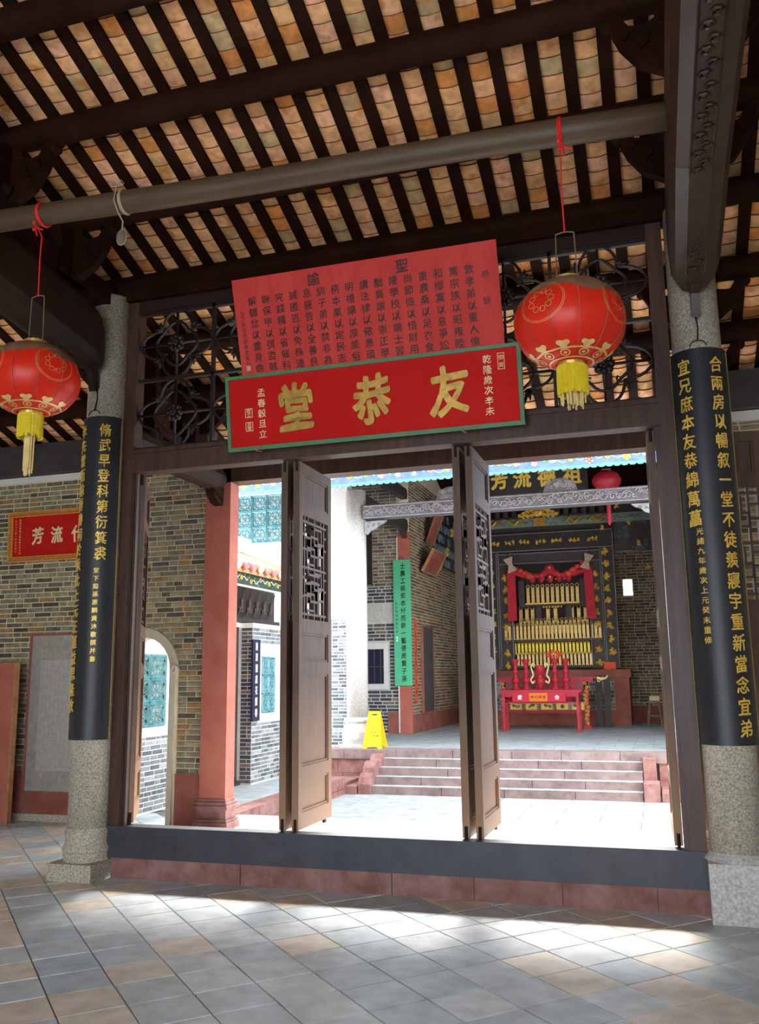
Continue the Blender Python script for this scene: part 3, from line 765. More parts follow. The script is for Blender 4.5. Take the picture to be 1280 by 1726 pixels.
# inner walls of the far hall
YB = 11.8
fb = MB().box(-2.4, -1.03, YB+.01, YB+.28, ZP, 6.6)
fb = fb.build('wall_4', 'mortar_pale'); fb['kind'] = 'structure'
def sp4(a, b):
    m = (a+b)/2; iv = [(-2.3, -1.07)]
    if 1.24 < m < 2.28: iv = minus(iv, (-1.95, -1.28))
    if 2.68 < m < 3.08: iv = minus(iv, (-1.9, -1.18))
    if 3.5 < m < 5.05: iv = minus(iv, (-1.80, -1.64))
    if m < .80: iv = minus(iv, (-1.32, -1.0))
    return iv
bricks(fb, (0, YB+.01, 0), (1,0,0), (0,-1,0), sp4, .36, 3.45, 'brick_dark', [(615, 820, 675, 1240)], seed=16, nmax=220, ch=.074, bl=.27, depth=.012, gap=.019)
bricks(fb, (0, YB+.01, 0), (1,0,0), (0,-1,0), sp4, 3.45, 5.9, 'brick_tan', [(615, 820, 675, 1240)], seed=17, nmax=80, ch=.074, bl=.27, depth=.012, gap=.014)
MB().box(-1.9, -1.18, YB-.01, YB+.01, 2.69, 3.07).build('stone_panel', 'granite_pale', fb)
MB().box(-1.80, -1.64, YB-.005, YB+.02, 3.5, 5.05).build('dark_slot', 'lacquer_black', fb)
MB().box(-1.32, -1.06, YB-.008, YB+.01, ZP, .80).build('dado', 'dado_red', fb)
w4 = thing('window_4', 'small barred dark window in a white surround behind the far column', 'window'); w4['kind'] = 'structure'
m_ = MB(); m_.box(-1.95, -1.40, YB-.02, YB+.0, 2.11, 2.24); m_.box(-1.95, -1.30, YB-.02, YB+.0, 1.26, 1.38); m_.box(-1.40, -1.30, YB-.02, YB+.0, 1.38, 2.24); m_.build('surround', 'white_plaster', w4)
MB().box(-1.95, -1.40, YB-.001, YB+.01, 1.38, 2.11).build('shutter', 'navy', w4)
for k in range(4): MB().box(-1.90+k*.14, -1.885+k*.14, YB-.015, YB-.001, 1.38, 2.11).build('bar', 'slate', w4)
MB().box(-1.95, -1.40, YB-.015, YB-.001, 1.73, 1.75).build('bar', 'slate', w4)
for sx, nm in ((1, 'left'), (-1, 'right')):
    X0, X1 = (-1.05, -.78) if sx > 0 else (4.43, 4.70)
    t = MB().box(X0, X1, YB-.03, YB+.008, ZP, 4.6).build('pilaster', 'red_plaster')
    tag(t, 'red plastered pilaster carrying the %s green couplet in the far hall' % nm, 'pilaster')
    if sx > 0: MB().box(X0-.03, X0-.001, YB-.032, YB+.0, ZP+.02, 4.5).build('plaster_line', 'white_plaster', t)
sl = MB().box(-1.02, -.808, YB+.01, 16.5, ZP, 6.6).build('wall_5', 'mortar'); sl['kind'] = 'structure'
bricks(sl, (-.808, 0, 0), (0,1,0), (1,0,0), lambda a, b: [(YB+.03, 16.45)], .74, 5.9, 'brick_tan', [(695, 800, 790, 1215)], seed=18, nmax=300, ch=.07, bl=.27, depth=.010, gap=.011)
MB().box(-.808, -.79, YB+.03, 16.45, ZP, .74).build('dado', 'dado_red', sl)
sr = MB().box(4.47, 4.7, YB+.01, 16.5, ZP, 6.6).build('wall_6', 'mortar'); sr['kind'] = 'structure'
bricks(sr, (4.46+.01, 0, 0), (0,-1,0), (-1,0,0), lambda a, b: [(-16.45, -YB-.03)], .74, 5.9, 'brick_tan', [(1090, 800, 1140, 1215)], seed=19, nmax=100, ch=.07, bl=.27, depth=.010, gap=.011)
MB().box(4.452, 4.469, YB+.03, 16.45, ZP, .74).build('dado', 'dado_red', sr)
f2 = MB().box(4.71, 6.2, YB+.01, YB+.28, ZP, 6.6).build('wall_7', 'brick_tan'); f2['kind'] = 'structure'
# back wall with a bright opening
bw = MB(); WX0, WX1, WZ0, WZ1 = 3.45, 3.67, 3.45, 3.85
bw.box(-1.0, WX0, 16.51, 16.8, ZP, 6.6); bw.box(WX1, 4.7, 16.51, 16.8, ZP, 6.6); bw.box(WX0, WX1, 16.51, 16.8, ZP, WZ0); bw.box(WX0, WX1, 16.51, 16.8, WZ1, 6.6)
bw = bw.build('wall_back', 'mortar'); bw['kind'] = 'structure'
bricks(bw, (0, 16.51, 0), (1,0,0), (0,-1,0), lambda a, b: minus([(3.0, 4.45)], (WX0-.02, WX1+.02)) if WZ0-.03 < (a+b)/2 < WZ1+.03 else [(3.0, 4.45)], .76, 5.2, 'brick_tan', [(1030, 860, 1140, 1215)], seed=22, nmax=300, ch=.075, bl=.27, depth=.010, gap=.012)
MB().box(-.8, 4.45, 16.49, 16.51, ZP, .76).build('dado', 'dado_red', bw)
for nm, x0, x1 in (('wall_8', -2.6, -2.4), ('wall_9', 6.2, 6.4)):
    o = MB().box(x0, x1, 8.9, 12.1, ZP, 6.6).build(nm, 'mortar_pale'); o['kind'] = 'structure'
for y, z, h in ((8.45, 4.62, .24), (8.45, 5.32, .22)):
    for x in (-.88, 4.55):
        o = thing('tie_beam', '%s dark beam running back from the %s far column' % ('upper' if z > 5 else 'lower', 'left' if x < 0 else 'right'), 'beam')
        o['kind'] = 'structure'
        n = 8; MB().prism([(8.3, z), (YB-.05, z), (YB+.0, z+h*.5), (YB-.05, z+h), (8.3, z+h)], -.07, .07, lambda u, v, d, x=x: (x+d, u, v)).build('beam_body', 'screen_wood', o)
        if z < 5: MB().prism([(YB-.45, z), (YB-.04, z-.16), (YB-.02, z)], -.05, .05, lambda u, v, d, x=x: (x+d, u, v)).build('bracket', 'screen_wood', o)

# ================================================================== THE SCREEN: sill, posts, lintel, openwork
ZB, ZS, ZL, ZL2, ZT = .155, .394, 3.29, 3.49, 4.85
sc = thing('screen_frame', 'brown timber door frame between the two granite columns', 'door frame'); sc['kind'] = 'structure'
# red sandstone footing
ft = thing('sandstone_footing', 'low course of red sandstone blocks under the dark sill board', 'footing'); ft['kind'] = 'structure'
cuts = [-.06, 1.08, 2.28, 2.88, 3.49, 4.11, 4.44]
MB().box(-.06, 4.44, .02, .15, .0, ZB-.002).build('footing_core', 'grout', ft)
for a, b in zip(cuts, cuts[1:]):
    MB().box(a+.003, b-.003, .0+random.uniform(0, .006), .16, .0, ZB).build('sandstone_block', 'red_stone', ft)
tag(MB().box(-.11, 4.44, -.012, .12, ZB, ZS).build('sill_board', 'sill_paint'), 'tall dark blue-grey threshold board across the doorway', 'threshold')['kind'] = 'structure'
def post(x0, x1, s_):
    b = MB(); b.box(x0, x1, 0, .13, ZS+.0, ZT); 
    e = x1 if s_ > 0 else x0
    b.box(*(sorted((e, e+s_*.012))), .015, .11, ZS, ZL); b.box(*(sorted((e+s_*.012, e+s_*.035))), .03, .10, ZS, ZL)
    b.build('post', 'frame_wood', sc)
post(-.11, 0, 1); post(4.33, 4.44, -1)
b = MB(); b.box(0, 4.33, 0, .13, ZL, ZL2); b.box(0, 4.33, -.018, .0, ZL2-.035, ZL2); b.box(0, 4.33, -.012, 0, ZL, ZL+.02); b.build('lintel', 'frame_wood', sc)
MB().box(0, 4.33, .02, .12, 4.76, 4.86).build('head_rail', 'dark_wood', sc)
MB().box(-.2, 4.55, -.03, .14, 4.86, 4.985).build('head_beam', 'roof_wood', sc)
# openwork panels: cells with a quatrefoil, an inner ring and a rosette
ow = thing('openwork_transom', 'dark openwork transom of quatrefoils and rosettes above the door', 'transom'); ow['kind'] = 'structure'
YO = .06; nx, nzc = 6, 2; cw = 4.33/nx; chh = (4.76-ZL2)/nzc
bars = MB()
for i in range(1, nx): bars.box(i*cw-.012, i*cw+.012, YO-.02, YO+.02, ZL2, 4.76)
bars.box(0, 4.33, YO-.02, YO+.02, ZL2+chh-.014, ZL2+chh+.014)
bars.box(0, 4.33, YO-.02, YO+.02, ZL2, ZL2+.03); bars.box(0, 4.33, YO-.02, YO+.02, 4.73, 4.76)
bars.build('bars', 'iron', ow)
cm = MB(); hw, hh = cw/2, chh/2
def qpt(t, R, k): # quatrefoil outline
    r = R*(1+k*math.cos(4*t)); return r*math.cos(t), r*math.sin(t)
pts = []
for i in range(40):
    t = 2*PI*i/40; q = abs(math.cos(2*t)); r = .60+.40*q**1.3
    pts.append((hw*.97*r*math.cos(t), 0, hh*.97*r*math.sin(t)))
cm.tube(pts, .013, 5, closed=True)
for k in range(4):      # little leaf cusps where the lobes meet
    t = PI/4+k*PI/2; r = .60; c = (hw*r*math.cos(t), hh*r*math.sin(t)); d = (math.cos(t), math.sin(t))
    for s_ in (-1, 1):
        e = (d[0]*.07-s_*d[1]*.045, d[1]*.07+s_*d[0]*.045)
        cm.tube([(c[0], 0, c[1]), (c[0]+e[0]*.6, 0, c[1]+e[1]*.5), (c[0]+e[0], 0, c[1]+e[1])], [.013, .016, .004], 5)
    cm.tube([(c[0], 0, c[1]), (c[0]+d[0]*.06, 0, c[1]+d[1]*.06)], [.016, .004], 5)
pts = []
for i in range(32):
    t = 2*PI*i/32; r = .185*(1+.10*math.cos(4*t)); pts.append((r*math.cos(t), 0, r*math.sin(t)))
cm.tube(pts, .013, 5, closed=True)
for k in range(4):
    t = PI/4+k*PI/2; c = (.165*math.cos(t), .165*math.sin(t))
    cm.tube([(c[0]+.03*math.cos(t+a), 0, c[1]+.03*math.sin(t+a)) for a in [PI+q*.7 for q in range(6)]], .008, 4)
cm.box(-.009, .009, -.01, .01, -hh, hh); cm.box(-hw, hw, -.01, .01, -.009, .009)
for k in range(8):
    t = k*PI/4; cm.ball((.055*math.cos(t), -.015, .055*math.sin(t)), .032, 6, 4)
for k in range(5): 
    t = k*PI*.4; cm.ball((.022*math.cos(t), -.035, .022*math.sin(t)), .022, 5, 4)
cm.ball((0, -.05, 0), .02, 6, 4)
cme = cm.mesh('quatrefoil', 'iron', smooth=True)
for i in range(nx):
    for j in range(nzc): link('quatrefoil', cme, ow, mw=Matrix.Translation((cw*(i+.5), YO, ZL2+chh*(j+.5))))

# ------------------------------------------------------------------ folding door leaves
LW, LH, LT = .72, 2.87, .055
def leaf_mesh():
    out = {}
    f = MB(); sw_ = .075; W, H, T = LW, LH, LT/2
    f.box(0, sw_, -T, T, 0, H); f.box(W-sw_, W, -T, T, 0, H)
    rails = [(0, .12), (.36, .46), (1.16, 1.26), (1.49, 1.60), (2.44, 2.54), (2.79, 2.87)]
    for a, b in rails: f.box(sw_, W-sw_, -T, T, a, b)
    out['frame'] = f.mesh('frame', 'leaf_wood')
    out['panel'] = []
    for a, b in ((.12, .36), (.46, 1.16), (1.26, 1.49), (2.54, 2.79)):
        p = MB(); p.box(sw_, W-sw_, -.008, .008, a, b)
        for s_ in (-1, 1):
            y0, y1 = sorted((s_*.008, s_*.02))
            p.box(sw_, sw_+.018, y0, y1, a, b); p.box(W-sw_-.018, W-sw_, y0, y1, a, b); p.box(sw_+.018, W-sw_-.018, y0, y1, a, a+.018); p.box(sw_+.018, W-sw_-.018, y0, y1, b-.018, b)
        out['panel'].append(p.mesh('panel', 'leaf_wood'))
    l = MB(); x0, x1, z0, z1 = sw_, W-sw_, 1.60, 2.44
    def X(u): return x0+(x1-x0)*u
    def Z(v): return z0+(z1-z0)*v
    def seg(u0, v0, u1, v1, t=.0095):
        if u0 == u1: l.box(X(u0)-t, X(u0)+t, -.014, .014, Z(min(v0, v1))-t, Z(max(v0, v1))+t)
        else: l.box(X(min(u0, u1))-t, X(max(u0, u1))+t, -.013, .013, Z(v0)-t, Z(v0)+t)
    def rect(a, b, c, d): seg(a, b, c, b); seg(a, d, c, d); seg(a, b, a, d); seg(c, b, c, d)
    for v in (.15, .60):
        rect(.36, v+.03, .64, v+.22); rect(.22, v-.06, .50, v+.10); rect(.50, v+.15, .78, v+.31)
        rect(.12, v+.08, .36, v+.20); rect(.64, v+.05, .88, v+.17)
    for v in (.05, .5, .95): seg(0, v, 1, v)
    for u in (.12, .88): seg(u, .0, u, 1)
    for a in ((0, .22, .12, .22), (0, .4, .12, .4), (0, .68, .12, .68), (0, .82, .12, .82), (.88, .3, 1, .3), (.88, .42, 1, .42), (.88, .72, 1, .72), (.88, .85, 1, .85),
              (.5, 0, .5, .09), (.5, .46, .5, .54), (.5, .91, .5, 1), (.25, 0, .25, .09), (.75, 0, .75, .05), (.25, .46, .25, .54), (.75, .46, .75, .54), (.25, .95, .25, 1), (.75, .91, .75, 1), (.3, .36, .7, .36), (.3, .44, .7, .44)): seg(*a)
    out['lattice'] = l.mesh('lattice', 'lattice_wood')
    h = MB()
    for z in (.02, LH-.05): h.tube([(.0, 0, z-.03), (.0, 0, z+.06)], .012, 8)
    h.box(.6, .64, -.01, .01, -.035, 0)
    out['pivot'] = h.mesh('pivot', 'dark_wood')
    return out
LMS = leaf_mesh()
def leaf(x, y, ang, label, z=ZS+.012):
    t = thing('folding_door', label, 'door', (x, y, z), (0, 0, ang))
    link('frame', LMS['frame'], t); link('lattice', LMS['lattice'], t); link('pivot', LMS['pivot'], t)
    for p in LMS['panel']: link('panel', p, t)
    return t
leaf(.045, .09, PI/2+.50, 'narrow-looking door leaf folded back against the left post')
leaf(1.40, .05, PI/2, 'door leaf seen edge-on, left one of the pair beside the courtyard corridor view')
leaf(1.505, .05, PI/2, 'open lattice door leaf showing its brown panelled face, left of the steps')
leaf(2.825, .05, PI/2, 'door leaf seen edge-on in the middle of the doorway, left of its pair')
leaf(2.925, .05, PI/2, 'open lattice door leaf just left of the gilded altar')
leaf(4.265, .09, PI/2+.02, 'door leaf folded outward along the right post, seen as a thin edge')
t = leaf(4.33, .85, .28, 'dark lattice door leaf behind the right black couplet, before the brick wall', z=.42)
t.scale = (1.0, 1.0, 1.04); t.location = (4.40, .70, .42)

# ------------------------------------------------------------------ granite columns of the hall
def col_shaft(h0, h1): 
    return MB().lathe([(.168, h0), (.172, 1.8), (.165, h1)], 32).mesh('shaft', 'granite', True)
t = thing('granite_column', 'round speckled granite column at the left end of the doorway', 'column', (-.275, 0, 0)); t['kind'] = 'structure'
link('shaft', col_shaft(.38, 4.9), t)
b = MB(); b.box(-.215, .19, -.225, .2, 0, .13); b.lathe([(.185, .13), (.19, .14), (.19, .20), (.20, .21), (.20, .235), (.19, .25), (.18, .27), (.185, .36), (.172, .385)], 28)
b.build('stepped_base', 'granite', t)
MB().box(-.215, -.16, .0, .10, 3.0, 4.9).build('square_pilaster', 'granite', t)
t = thing('granite_column', 'round speckled granite column at the right end of the doorway', 'column', (4.622, 0, 0)); t['kind'] = 'structure'
link('shaft', col_shaft(.40, 4.9), t)
b = MB(); b.box(-.19, .24, -.215, .22, 0, .36); b.lathe([(.21, .36), (.20, .375), (.172, .41)], 28); b.build('block_base', 'granite_pale', t)

# ------------------------------------------------------------------ black couplets on the columns
def couplet(cx, z0, z1, right, left, small, steps, label, sz=.135, a1=.60, rs=.105, xs=.062):
    R = .181; A = math.radians(74)
    t = thing('couplet_board', label, 'couplet board', (cx, 0, z0))
    H = z1-z0; n = 44; vs = []; fs = []
    for k in range(n+1):
        a = -A+2*A*k/n
        for r in (R-.004, R+.012):
            for z in (0, H): vs.append((r*math.sin(a), -r*math.cos(a), z))
    for k in range(n):
        q = 4*k; fs += [(q+2, q+6, q+7, q+3), (q, q+1, q+5, q+4), (q+1, q+3, q+7, q+5), (q, q+4, q+6, q+2)]
    fs += [(0, 2, 3, 1), (4*n, 4*n+1, 4*n+3, 4*n+2)]
    MB().add(vs, fs).build('board', 'couplet_black', t, smooth=False)
    ed = MB()
    for s_ in (-1, 1): ed.tube([((R+.012)*math.sin(s_*A), -(R+.012)*math.cos(A), z) for z in (.01, H-.01)], .004, 4)
    ed.build('gilt_edge', 'brass', t)
    fn = lambda u, v, d: ((R+.012+d)*math.sin(u/(R+.012)), -(R+.012+d)*math.cos(u/(R+.012)), v)
    m_ = MB()
    for s, u, stp in ((right, a1*R, steps[0]), (left, -a1*R, steps[1])):
        text(m_, column(s, u, H-.125, stp, sz*.86, .82), fn, extr=.01, brush=.04, off=.006, fat=.016)
    s, u, z_, stp, size = small
    text(m_, column(s, u, z_, stp, size), fn, extr=.01, brush=.03, off=.004, fat=.012)
    m_.build('gilt_lettering', 'gold_bright', t)
    w_ = MB(); w_.tube([(.10*math.cos(a)*.55, -R-.01, H+.01+.045*math.sin(a)) for a in [PI*k/8 for k in range(9)]], .004, 5)
    w_.tube([(0, -R-.01, H+.055), (.01, -R+.01, H+.16), (-.01, -R+.015, H+.34)], .006, 5)
    w_.build('hanging_hook', 'iron', t)
    return t
# right board: long text on the right side, shorter text and date on the left
couplet(4.622, 1.08, 3.77, '合兩房以暢叙一堂不徒羨寢宇重新當念宜弟', '宜兄庶本友恭綿萬藟', ('光緒九年歲次上元癸未重修', -.085, 1.40, .066, .050),
        (.1365, .134), 'curved black couplet board with gilt writing on the right granite column')
couplet(-.275, 1.07, 3.77, '脩武早登科第衍箕裘', '孝先雲而餘垂濬祠於乘此上元正運益思隆敦', ('堂下裔孫惠麟黃沐敬撰并書', .085, 1.37, .066, .048),
        (.133, .128), 'curved black couplet board with gilt writing on the left granite column')

# ------------------------------------------------------------------ the two boards over the door
def local_board(name, label, x0, x1, yb, zb, yt, zt):
    t = thing(name, label, 'sign', ((x0+x1)/2, yb, zb), (math.atan2(yb-yt, zt-zb), 0, 0))
    return t, (x1-x0)/2, math.hypot(yb-yt, zt-zb)
fl_ = lambda u, v, d: (u, -d, v)
t, hw_, H = local_board('hall_name_board', 'red name board with green border and three big gold characters over the door', .985, 3.395, -.10, 3.36, -.185, 3.965)
MB().box(-hw_+.03, hw_-.03, -.035, .0, .03, H-.03).build('panel', 'sign_red', t)
b = MB(); b.box(-hw_, hw_, -.045, .0, 0, .028); b.box(-hw_, hw_, -.045, 0, H-.028, H); b.box(-hw_, -hw_+.03, -.045, 0, .028, H-.028); b.box(hw_-.03, hw_, -.045, 0, .028, H-.028); b.build('border', 'green_paint', t)
C0 = 2.19
for ch, x in (('堂', 1.60), ('恭', 2.235), ('友', 2.845)):
    m_ = MB(); text(m_, [(ch, x-C0, H*.505, .39, .80)], fl_, extr=.02, res=3, brush=.05, off=.035, fat=.034)
    m_.build('gilt_character', 'gold', t)
m_ = MB()
text(m_, column('孟春穀旦立', 1.295-C0, H-.155, .084, .072), fl_, bold=.004, extr=.01, brush=.03, off=.035)
text(m_, column('乾隆歲次辛未', 3.14-C0, H-.10, .078, .070), fl_, bold=.004, extr=.01, brush=.03, off=.035)
m_.build('gilt_lettering', 'gold_pale', t)
for cx_, cz_, w_, h_, s in ((1.18-C0, .30, .032, .037, '敬立'), (1.18-C0, .19, .032, .037, '恩榮'), (3.245-C0, H-.125, .026, .062, '御寳')):
    m_ = MB()
    for a in ((-w_, -w_+.004, -h_, h_), (w_-.004, w_, -h_, h_), (-w_, w_, -h_, -h_+.004), (-w_, w_, h_-.004, h_)): m_.box(cx_+a[0], cx_+a[1], -.038, -.035, cz_+a[2], cz_+a[3])
    text(m_, [(s[0], cx_, cz_+h_*.45, .040), (s[1], cx_, cz_-h_*.45, .040)], fl_, off=.036)
    m_.build('seal_mark', 'gold_pale', t)
for x in (1.24, 2.93): MB().box(x-C0-.012, x-C0+.012, -.05, .085, -.012, .010).build('clip', 'dado_red', t)

t, hw_, H = local_board('edict_board', 'large pinkish-red board of small black writing leaning out above the name board', 1.14, 3.28, -.19, 3.925, -.43, 4.69)
MB().box(-hw_, hw_, -.02, .0, 0, H).build('panel', 'red_board', t)
cols = ['恭錄', '敦孝弟以重人倫', '篤宗族以昭雍睦', '和鄉黨以息爭訟', '重農桑以足衣食', '尚節儉以惜財用', '隆學校以端士習', '黜異端以崇正學', '講法律以儆愚頑', '明禮讓以厚風俗', '務本業以定民志',
        '訓子弟以禁非為', '息誣告以全善良', '誡匿逃以免株連', '完錢糧以省催科', '聯保甲以弭盜賊', '解讎忿以重身命']
m_ = MB(); n = len(cols)
for k, s in enumerate(cols):
    u = (hw_-.10)-k*(2*hw_-.26)/(n-1)
    if k == 0: text(m_, column(s, u, H-.24, .19, .062), fl_, bold=.006, brush=.03, off=.021)
    else: text(m_, column(s, u, H-.185, .0885, .074), fl_, brush=.035, off=.021, fat=.014)
text(m_, [('聖', .345, H-.085, .105), ('諭', -.375, H-.085, .105)], fl_, fat=.018, brush=.03, off=.021)
text(m_, column('堂下裔孫惠麟敬書薰刊', -hw_+.062, H-.27, .0445, .040), fl_, bold=.0, brush=.03, off=.021)
m_.build('lettering', 'ink', t)
MB().box(-hw_+.045, -hw_+.078, -.022, -.02, .075, .115).build('seal_mark', 'bow_pale', t)

# ------------------------------------------------------------------ truss beams and carved brackets
def truss(cx, label, wood):
    t = thing('truss_beam', label, 'beam'); t['kind'] = 'structure'
    # cross-section polygon (x, z) swept along y; tapers to a rounded nose at the column
    sec = [(-.13, .02), (-.06, 0), (.06, 0), (.13, .02), (.165, .09), (.17, .22), (.165, .42), (.12, .50), (-.12, .50), (-.165, .42), (-.17, .22), (-.165, .09)]
    st_ = [(-.19, .30, .55), (-.24, .62, .80), (-.36, .92, .95), (-.55, 1, 1), (-1.6, 1.02, 1), (-3.0, 1.0, 1), (-4.4, 1, 1)]
    m = MB(); n = len(sec)
    for y, sx, sz in st_:
        zb = 4.14+.18*min(1, max(0, (-.19-y))/1.2)+(.0 if y < -.5 else (.10*(1-sz)))
        for u, v in sec: m.v.append((cx+u*sx, y, zb+v*sz))
    for i in range(len(st_)-1):
        for k in range(n): m.f.append((i*n+k, i*n+(k+1) % n, (i+1)*n+(k+1) % n, (i+1)*n+k))
    m.f.append(tuple(range(n))[::-1]); m.f.append(tuple((len(st_)-1)*n+k for k in range(n)))
    m.build('beam_body', wood, t, smooth=False)
    # carved strip under the beam
    c = MB(); zat = lambda y: 4.14+.18*min(1, max(0, (-.19-y))/1.2)-.004
    c.tube([(cx-.058, y, zat(y)) for y in (-.5, -1, -1.4, -2.2, -3.2, -4.3)], .007, 4); c.tube([(cx+.058, y, zat(y)) for y in (-.5, -1, -1.4, -2.2, -3.2, -4.3)], .007, 4)
    rr = random.Random(3)
    for k in range(44):
        y = -.55-k*.085; s_ = 1 if k % 2 else -1
        c.tube([(cx+s_*.018+.034*(1-i/9*.8)*math.cos(i*1.05), y+s_*.034*(1-i/9*.8)*math.sin(i*1.05), zat(y)-.002) for i in range(9)], .008, 4)
    c.build('underside_carving', wood, t)
    # tongue and lotus bracket at the column
    tg = MB(); tg.prism([(-.20, 4.16), (-.20, 4.02), (-.235, 3.98), (-.26, 4.04), (-.29, 4.13), (-.36, 4.17), (-.36, 4.26), (-.20, 4.26)][::-1], -.03, .03, lambda u, v, d: (cx+d, u, v))
    tg.build('tongue', wood, t)
    # upper struts and carved blocks up to the purlins
    for k, y in enumerate((-.67, -1.44, -2.21, -2.98, -3.75)):
        zt = roof_z(y)-.2; zb = 4.80
        b = MB(); hw2 = .19
        if zt-zb > .02:
            pts = [(-hw2, zb), (hw2, zb), (hw2*.8, zb+(zt-zb)*.4), (hw2*1.1, zt-.05), (hw2*.6, zt), (-hw2*.6, zt), (-hw2*1.1, zt-.05), (-hw2*.8, zb+(zt-zb)*.4)]
            b.prism(pts, -.09, .09, lambda u, v, d, y=y: (cx+d, y+u, v))
            for q in range(6): b.ball((cx+random.choice([-.10, .10]), y+random.uniform(-.15, .15), random.uniform(zb+.05, zt)), random.uniform(.03, .055), 6, 4)
            b.build('strut', 'roof_wood', t)
        # curved arms along x that carry the purlin
        for s_ in (-1, 1):
            zp = roof_z(y)-.20
            arm = [(0, -.42), (.10, -.44), (.24, -.36), (.34, -.22), (.40, -.07), (.47, -.01), (.47, .03), (.38, .03), (.33, -.02), (.28, -.10), (.20, -.12), (.13, -.08), (.12, .0), (.0, .02)]
            a = MB(); P = lambda u, v, d, s_=s_, y=y: (cx+s_*(.05+u), y+d, zp+v)
            cx_poly = arm if s_ > 0 else arm
            a.prism(cx_poly, -.035, .035, P)
            a.tube([(P(.24+.07*math.cos(q), -.20+.07*math.sin(q), -.036)) for q in [i*.9 for i in range(6)]], .018, 5)
            a.ball(P(.40, -.05, 0), .055, 7, 5); a.ball(P(.16, -.30, 0), .06, 7, 5, (1, .8, 1)); a.ball(P(.08, -.12, 0), .05, 6, 4)
            a.build('purlin_bracket', 'roof_wood', t)
    MB().box(cx-.08, cx+.08, -4.3, -.1, 4.80, 4.98).build('upper_beam', 'roof_wood', t)
    return t
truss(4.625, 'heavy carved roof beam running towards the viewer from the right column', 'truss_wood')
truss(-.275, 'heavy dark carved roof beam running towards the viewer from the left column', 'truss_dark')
# carved mass over the left column and short beams back to the pink pillars
for cx, nm in ((-.33, 'left'), (4.68, 'right')):
    t = thing('pillar_beam', 'round dark beam with carved end between the %s column and the pink pillar behind' % nm, 'beam'); t['kind'] = 'structure'
    m = MB(); m.tube([(cx, .15, 3.72), (cx, 1.2, 3.72), (cx, 2.0, 3.72), (cx, 2.2, 3.72)], [.13, .15, .15, .10], 12); m.build('beam_body', 'dark_wood', t, smooth=False)
    MB().prism([(1.95, 3.62), (2.0, 3.52), (2.1, 3.44), (2.2, 3.42), (2.225, 3.62)], -.05, .05, lambda u, v, d, cx=cx: (cx+d, u, v)).build('carved_bracket', 'roof_wood', t)
    c = MB()
    for k in range(5): c.tube([(cx+.052, 2.0+.04*k+.02*math.cos(q), 3.55-.015*k+.02*math.sin(q)) for q in [i*1.1 for i in range(6)]], .006, 4)
    c.build('carving', 'roof_wood', t)
    for k, y in enumerate((.87, 1.64)):
        zp = roof_z(y)-.2
        b = MB(); b.prism([(-.16, 3.86), (.16, 3.86), (.12, 4.1), (.17, zp-.05), (-.17, zp-.05), (-.12, 4.1)], -.08, .08, lambda u, v, d, y=y, cx=cx: (cx+d, y+u, v)); b.build('strut', 'roof_wood', t)
        for s_ in (-1, 1):
            arm = [(0, -.36), (.12, -.36), (.26, -.24), (.36, -.06), (.42, .02), (.34, .04), (.24, -.10), (.12, -.08), (.10, .02), (0, .02)]
            P = lambda u, v, d, s_=s_, y=y, cx=cx: (cx+s_*(.04+u), y+d, zp+v)
            a = MB(); a.prism(arm, -.03, .03, P); a.ball(P(.36, -.03, 0), .05, 7, 5); a.ball(P(.14, -.25, 0), .055, 7, 5); a.build('purlin_bracket', 'roof_wood', t)

# ------------------------------------------------------------------ lantern pole, string with a stone
t = thing('lantern_pole', 'round wooden pole high across the hall that carries the lanterns', 'pole')
PA, PB = Vector((-.75, -1.8, 4.715)), Vector((4.62, -1.8, 4.535))
m = MB(); m.tube([PA.lerp(PB, k/8)+Vector((0, 0, .006*math.sin(k*1.3))) for k in range(9)], [.075, .076, .074, .077, .075, .076, .077, .078, .078], 16); m.build('shaft', 'pole_wood', t, smooth=True)
pz = lambda x: PA.z+(PB.z-PA.z)*(x-PA.x)/(PB.x-PA.x)
t = thing('string_with_stone', 'pale twine looped over the pole with a small stone tied at its end', 'twine')
m = MB(); xs = 1.04
m.tube([(xs, -1.8+.08*math.cos(a), pz(xs)+.08*math.sin(a)) for a in [k*PI/6 for k in range(12)]], .006, 5, closed=True)
m.tube([(xs+.012, -1.8+.08*math.cos(a), pz(xs)+.08*math.sin(a)) for a in [k*PI/6 for k in range(12)]], .006, 5, closed=True)
m.tube([(xs-.02, -1.87, pz(xs)+.07), (xs-.02, -1.89, pz(xs)-.03), (xs+.02, -1.89, pz(xs)-.13), (xs+.05, -1.88, pz(xs)-.19), (xs+.045, -1.88, pz(xs)-.26)], .005, 5)
for s_ in (-1, 1): m.tube([(xs, -1.88, pz(xs)+.08), (xs+s_*.03, -1.89, pz(xs)+.105), (xs+s_*.045, -1.88, pz(xs)+.08), (xs, -1.88, pz(xs)+.075)], .004, 4)
m.build('twine', 'twine', t)
m = MB().ball((xs+.045, -1.88, pz(xs)-.30), .034, 10, 8, (1, .9, 1.5)); m.build('stone', 'pebble', t, smooth=True)
m = MB().tube([(xs+.045+.036*math.sin(a), -1.88, pz(xs)-.30+.054*math.cos(a)) for a in [k*PI/6 for k in range(12)]], .004, 4, closed=True); m.build('binding', 'twine', t)

